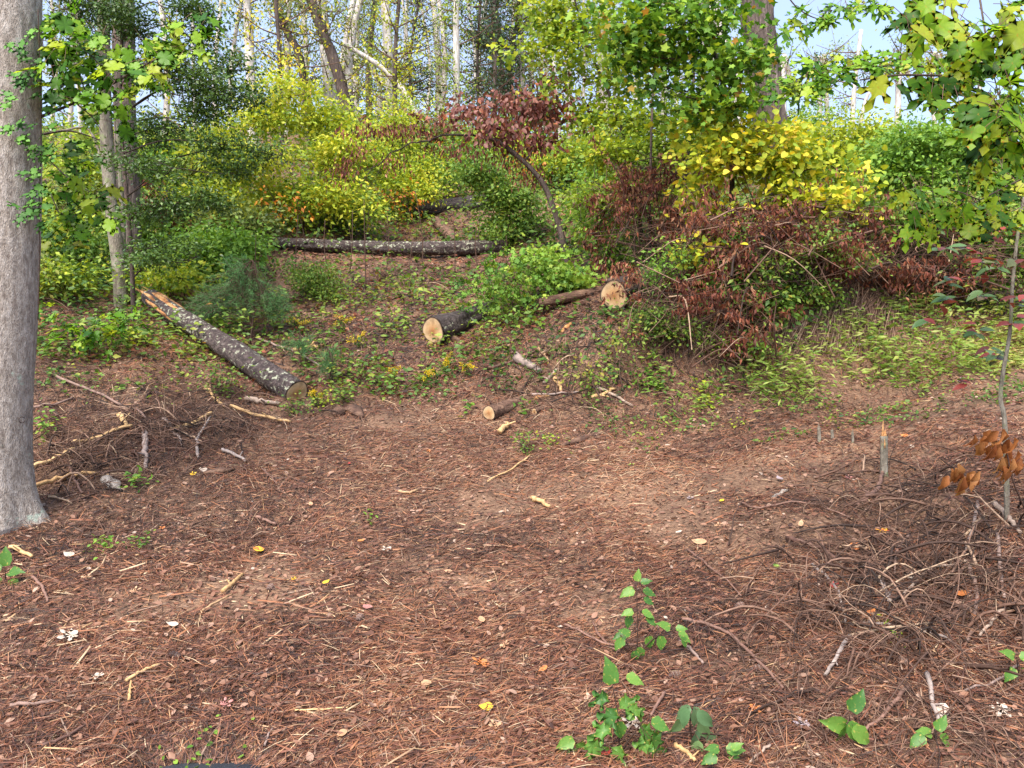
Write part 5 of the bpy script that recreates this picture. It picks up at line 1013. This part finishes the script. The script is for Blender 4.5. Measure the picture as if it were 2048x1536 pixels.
for cx, cy, rx, ry, lab in ((890, 715, 14, 22, 'goldenrod spray right of the middle, brightest yellow'), (850, 750, 22, 12, 'goldenrod spray arching low left of the brightest one'), (790, 745, 16, 12, 'goldenrod spray above the rotten stump mound'), (720, 675, 26, 12, 'goldenrod behind the small feathery pine sprig'), (590, 640, 34, 10, 'arching goldenrod beyond the lichen log'), (935, 735, 14, 8, 'small goldenrod left of the twig heap'), (688, 640, 24, 10, 'far goldenrod right of the grey green young bush'), (630, 790, 20, 12, 'goldenrod by the sawn end of the lichen log')):
    b_ = at(cx, cy + ry + 12); d = b_[1]; root = thing('goldenrod', b_, lab, 'flower'); lb, wb, gb = Buf(), Buf(), Buf()
    for k in range(7):
        e = P(cx + rx * (rng.rand() * 2 - 1), cy + ry * (rng.rand() * 2 - 1), d - .02); s = curve([b_, (b_ + e) / 2 + [0, 0, .06], e], 8); tube(wb, s, .002, 3, .6, cap=False)
        m = 34; p = s[4:][rng.randint(0, 4, m)] + rng.randn(m, 3) * .014; place(lb, LEAF4, p, rng.randn(m, 3), rng.randn(m, 3), .019, rng.rand(m))
        m = 8; p = s[rng.randint(1, 5, m)]; place(gb, LONG4, p, rng.randn(m, 3), rng.randn(m, 3) + [0, 0, 1], .06, rng.rand(m) * .6)
    wb.obj('stem', M['twig'], root); lb.obj('flower_head', M['flower'], root, kind='stuff'); gb.obj('foliage', M['green'], root)

# ------------------------------------------------------------------ fallen leaves one can point at, pine cones
def flat_leafmat(name, c, c2):
    m, n = newmat(name); nz, _ = noise_tex(n, 3, 3); col = ramp(n, [(.4,) + c, (.62,) + c2], nz)
    p = n.nodes.new('ShaderNodeBsdfPrincipled'); p.inputs['Roughness'].default_value = .45; n.links.new(col, p.inputs['Base Color']); o = n.nodes.new('ShaderNodeOutputMaterial'); n.links.new(p.outputs[0], o.inputs[0]); return m
FM = {'y': flat_leafmat('fallen_yellow', (.75, .50, .03), (.72, .36, .03)), 'yr': flat_leafmat('fallen_yellow_red', (.80, .50, .03), (.60, .05, .04)), 'w': flat_leafmat('fallen_pale', (.56, .47, .38), (.44, .32, .23)), 't': flat_leafmat('fallen_tan', (.50, .30, .16), (.36, .18, .10)),
      'p': flat_leafmat('fallen_pink', (.46, .20, .17), (.30, .12, .10)), 'o': flat_leafmat('fallen_orange', (.60, .22, .06), (.42, .12, .04)), 'g': flat_leafmat('fallen_green', (.2, .36, .05), (.34, .4, .08)), 'r': flat_leafmat('fallen_red', (.52, .06, .04), (.34, .05, .04)), 'v': flat_leafmat('fallen_grey', (.36, .29, .30), (.25, .19, .2))}
CN = {'y': 'yellow', 'yr': 'red and yellow', 'w': 'whitish', 't': 'tan', 'p': 'pinkish', 'o': 'orange', 'g': 'green', 'r': 'red', 'v': 'grey mauve'}
FL = [(517, 1100, 'yr', .075, 'left of the bare middle ground'), (585, 1167, 'y', .04, 'left one of the small yellow pair'), (645, 1174, 'y', .035, 'right one of the small yellow pair'), (782, 1101, 'w', .065, 'on the open middle ground'), (147, 1118, 'w', .075, 'below the big grey trunk'), (155, 1273, 'w', .085, 'near the left edge, lobed'),
 (357, 1258, 'w', .05, 'left of the yellow pair, lower down'), (195, 1356, 'w', .06, 'lower left, narrow and bright'), (727, 1218, 'p', .05, 'below the yellow pair'), (162, 1161, 't', .06, 'under the whitish leaf at left'), (960, 1241, 't', .045, 'left of the seedling'), (972, 1331, 'o', .075, 'in straw left of the ragged plant'),
 (987, 1423, 'y', .045, 'near the bottom centre'), (1002, 1458, 't', .05, 'just under the bottom centre yellow leaf'), (682, 1471, 't', .045, 'above the road patch to its right'), (260, 1191, 't', .055, 'among sprigs at left'), (715, 1088, 'o', .04, 'just left of the whitish middle leaf'), (1774, 1065, 'yr', .075, 'in the right brush, bright'),
 (1704, 1106, 'o', .06, 'under the short level stick'), (2039, 1138, 'r', .06, 'at the right edge'), (1414, 1091, 't', .075, 'lobed, right of centre'), (1429, 1058, 't', .055, 'above the lobed tan one'), (1351, 1071, 'w', .035, 'right of centre with green tinge'), (1824, 1166, 'w', .065, 'in the right brush beside the branching stick'),
 (1094, 1341, 'o', .045, 'lower centre, left of the seedling foot'), (1271, 1446, 'w', .085, 'resting on the ragged plant'), (1204, 1503, 'r', .05, 'below the ragged plant'), (1255, 936, 'g', .06, 'on the upper bare ground'), (1546, 1136, 'g', .035, 'left of the right brush'), (1823, 896, 'w', .07, 'right of the splintered stump'), (1816, 876, 'o', .05, 'just above the whitish leaf by the stump'),
 (1374, 1002, 'v', .055, 'upper right bare ground, curled'), (1447, 1004, 'y', .035, 'right of the curled grey one'), (1915, 766, 'v', .075, 'at the edge of the grass, right'), (1563, 965, 'v', .06, 'above the pale bark slab'), (380, 955, 'y', .05, 'on the left debris bank foot'), (415, 945, 'w', .05, 'beside the weathered bark strip'), (1000, 1300, 't', .05, 'left of the seedling, lower'),
 (560, 1120, 't', .04, 'right of the red and yellow leaf'), (440, 1420, 'p', .05, 'lower left middle'), (860, 1380, 't', .05, 'bottom centre, above the straw'), (1120, 1130, 't', .04, 'middle ground right of the whitish leaf'), (1600, 1060, 't', .05, 'between bare ground and right brush'), (1500, 1420, 'o', .055, 'below the long red brown stem'), (1890, 1420, 'w', .07, 'bottom right beside the pale stick'),
 (1620, 1460, 'v', .06, 'bottom right, left of the reddish stick'), (1730, 1240, 'o', .06, 'in the middle of the right litter'), (1660, 1180, 'r', .045, 'left part of the right brush'), (905, 1150, 't', .04, 'open middle ground, lower right of the whitish leaf'), (330, 1060, 'o', .04, 'below the left debris bank'), (620, 1010, 't', .045, 'upper middle bare ground'), (860, 905, 'o', .04, 'upper bare ground above centre'), (700, 930, 'r', .035, 'upper bare ground, left of the orange one'), (1690, 960, 'p', .05, 'left of the splintered stump foot'), (1925, 1190, 'o', .06, 'deep in the right brush'), (2010, 1420, 'w', .065, 'bottom right corner')]
fmesh = {}
for k, (px_, py_, c, s, lab) in enumerate(FL):
    key = (c, k % 2)
    if key not in fmesh:
        tv, tt_ = (MAPLE if k % 2 else OVATE); tv = tv.copy(); tv[:, 2] = .35 * (tv[:, 1] - .4) ** 2 + .4 * tv[:, 0] ** 2 + .015 * np.random.RandomState(k).randn(len(tv)); bb = Buf(); bb.add(tv, tt_, 0); fmesh[key] = bb.mesh('fallen_leaf', FM[c])
    p = at(px_, py_); g1, g2 = grad(p[0], p[1]); a = rng.rand() * 6.28
    y_ = norm(np.array([math.cos(a), math.sin(a), g1 * math.cos(a) + g2 * math.sin(a)])); n0 = norm(np.array([-g1, -g2 - .25, 1.])); x_ = norm(np.cross(y_, n0)); z_ = np.cross(x_, y_)
    o = bpy.data.objects.new('fallen_leaf', fmesh[key]); COL.objects.link(o)
    s = s * (1.5 if k % 2 == 0 else 1.15); wy = .75 + .5 * rng.rand()
    o.matrix_world = Matrix(((x_[0] * s * wy, y_[0] * s, z_[0] * s, p[0]), (x_[1] * s * wy, y_[1] * s, z_[1] * s, p[1]), (x_[2] * s * wy, y_[2] * s, z_[2] * s, p[2] + .022), (0, 0, 0, 1)))
    tag(o, CN[c] + ' fallen leaf ' + lab, 'leaf')
for px_, py_, lab in ((719, 1241, 'small dark pine cone below the pinkish leaf'), (350, 1316, 'long dark pine cone in the lower left litter'), (945, 1526, 'pine cone at the bottom edge near the centre'), (1479, 1216, 'pine cone right of the seedling'), (1514, 1343, 'pine cone beside the long red brown stem'), (1349, 1356, 'pine cone right of the ragged plant'), (1810, 1330, 'pine cone in the lower right litter'), (540, 1180, 'pine cone left of the yellow pair')):
    p = at(px_, py_); a = rng.rand() * 3.14; ax = norm(np.array([math.cos(a), math.sin(a), .1])); s_ = norm(np.cross(ax, [0, 0, 1.])); u_ = np.cross(s_, ax); bb = Buf(); L = .075
    tube(bb, curve([p - ax * L / 2 + [0, 0, .015], p + ax * L / 2 + [0, 0, .015]], 6), [.006, .011, .012, .01, .007, .002], 7, .1)
    for r_i in range(9):
        m = 9; th = np.arange(m) / m * 6.28 + r_i * .35; rr = .018 * math.sin(.35 + r_i / 9 * 2.5); c = p + [0, 0, .015] + ax * (-L / 2 + L * r_i / 9)
        rad = np.cos(th)[:, None] * s_ + np.sin(th)[:, None] * u_; place(bb, LEAF4, c + rad * rr * .3, rad + ax * .5, ax, rr * 1.1, .35 + .15 * (r_i % 2), 1.4)
    single('pine_cone', bb, M['wood_sticks'], p, lab, 'pine cone')
heap('twigs lying over the slope between lichen log and middle sawn log', 720, 690, 120, 60, 170, name='twig_litter_patch', tw=.5, arch=.08)
heap('twigs on the slope below the far level log', 840, 560, 150, 50, 140, name='twig_litter_patch', tw=.45, arch=.12, Lm=.9)
heap('twigs and bare stems on the upper left slope past the big trunk', 130, 600, 90, 80, 140, name='twig_litter_patch', tw=.6, arch=.12, Lm=1.0)
heap('loose sticks round the small split log', 1120, 800, 150, 35, 130, name='twig_litter_patch', tw=.6, arch=.05)
heap('brittle twigs along the foot of the right bank', 1400, 770, 150, 40, 160, name='twig_litter_patch', tw=.45, arch=.08)

for k, (x0, y0, x1, y1) in enumerate([(732, 580, 728, 400), (700, 545, 705, 420), (845, 560, 830, 380), (770, 560, 775, 430), (910, 550, 905, 420), (955, 540, 960, 420), (660, 560, 650, 440), (590, 560, 596, 430), (1000, 560, 1012, 470), (820, 585, 826, 480), (1180, 500, 1188, 330), (1235, 470, 1240, 250), (1400, 480, 1402, 200), (1330, 420, 1325, 120), (520, 600, 512, 470), (1385, 420, 1380, 230)]):
    b_ = at(x0, y0); d = b_[1]; bb = Buf(); tube(bb, curve([b_, P((x0 + x1) / 2 + rng.randn() * 5, (y0 + y1) / 2, d), P(x1, y1, d)], 10), np.linspace(.012, .005, 10), 5, .35); tube(bb, np.array([P((x0 + x1) / 2, (y0 + y1) / 2, d), P(x1 + 22 * rng.randn(), y1 + 20, d)]), [.005, .002], 3, .35, cap=False)
    single('bare_stem', bb, M['twig'], b_, by_landmark('slender bare stem', [732, 700, 845, 770, 910, 955, 660, 590, 1000, 820, 1180, 1235, 1400, 1330, 520, 1385])[k], 'stem')
print('TRIS', sum(len(o.data.polygons) for o in bpy.data.objects if o.type == 'MESH'))

for k, (cx, cy, rx, ry, mt, lab) in enumerate([(790, 400, 40, 22, 'orange', 'sprinkle of orange leaves among the yellow green saplings above the long log'), (905, 300, 30, 22, 'orange', 'orange leaved sprig under the arching branch of the burgundy tree'), (1300, 350, 60, 60, 'rust', 'rusty leaved stem left of the yellow heart leaved shrub'), (1400, 300, 40, 40, 'rust', 'rusty hanging leaves under the maple crown'), (560, 420, 30, 18, 'orange', 'few orange leaves low in the large yellow shrub'), (1050, 320, 30, 26, 'orange', 'orange leaves hanging just below the burgundy crown')]):
    shrub('autumn_sprig', lab, (cx, cy + ry + 60), [(cx, cy, rx, ry)], 110 if mt == 'orange' else 420, .10, mt, .5, .3, tmpl=LEAF4 if mt == 'orange' else LONG4, clusters=16, stems=1, droop=.9, spread=.2)
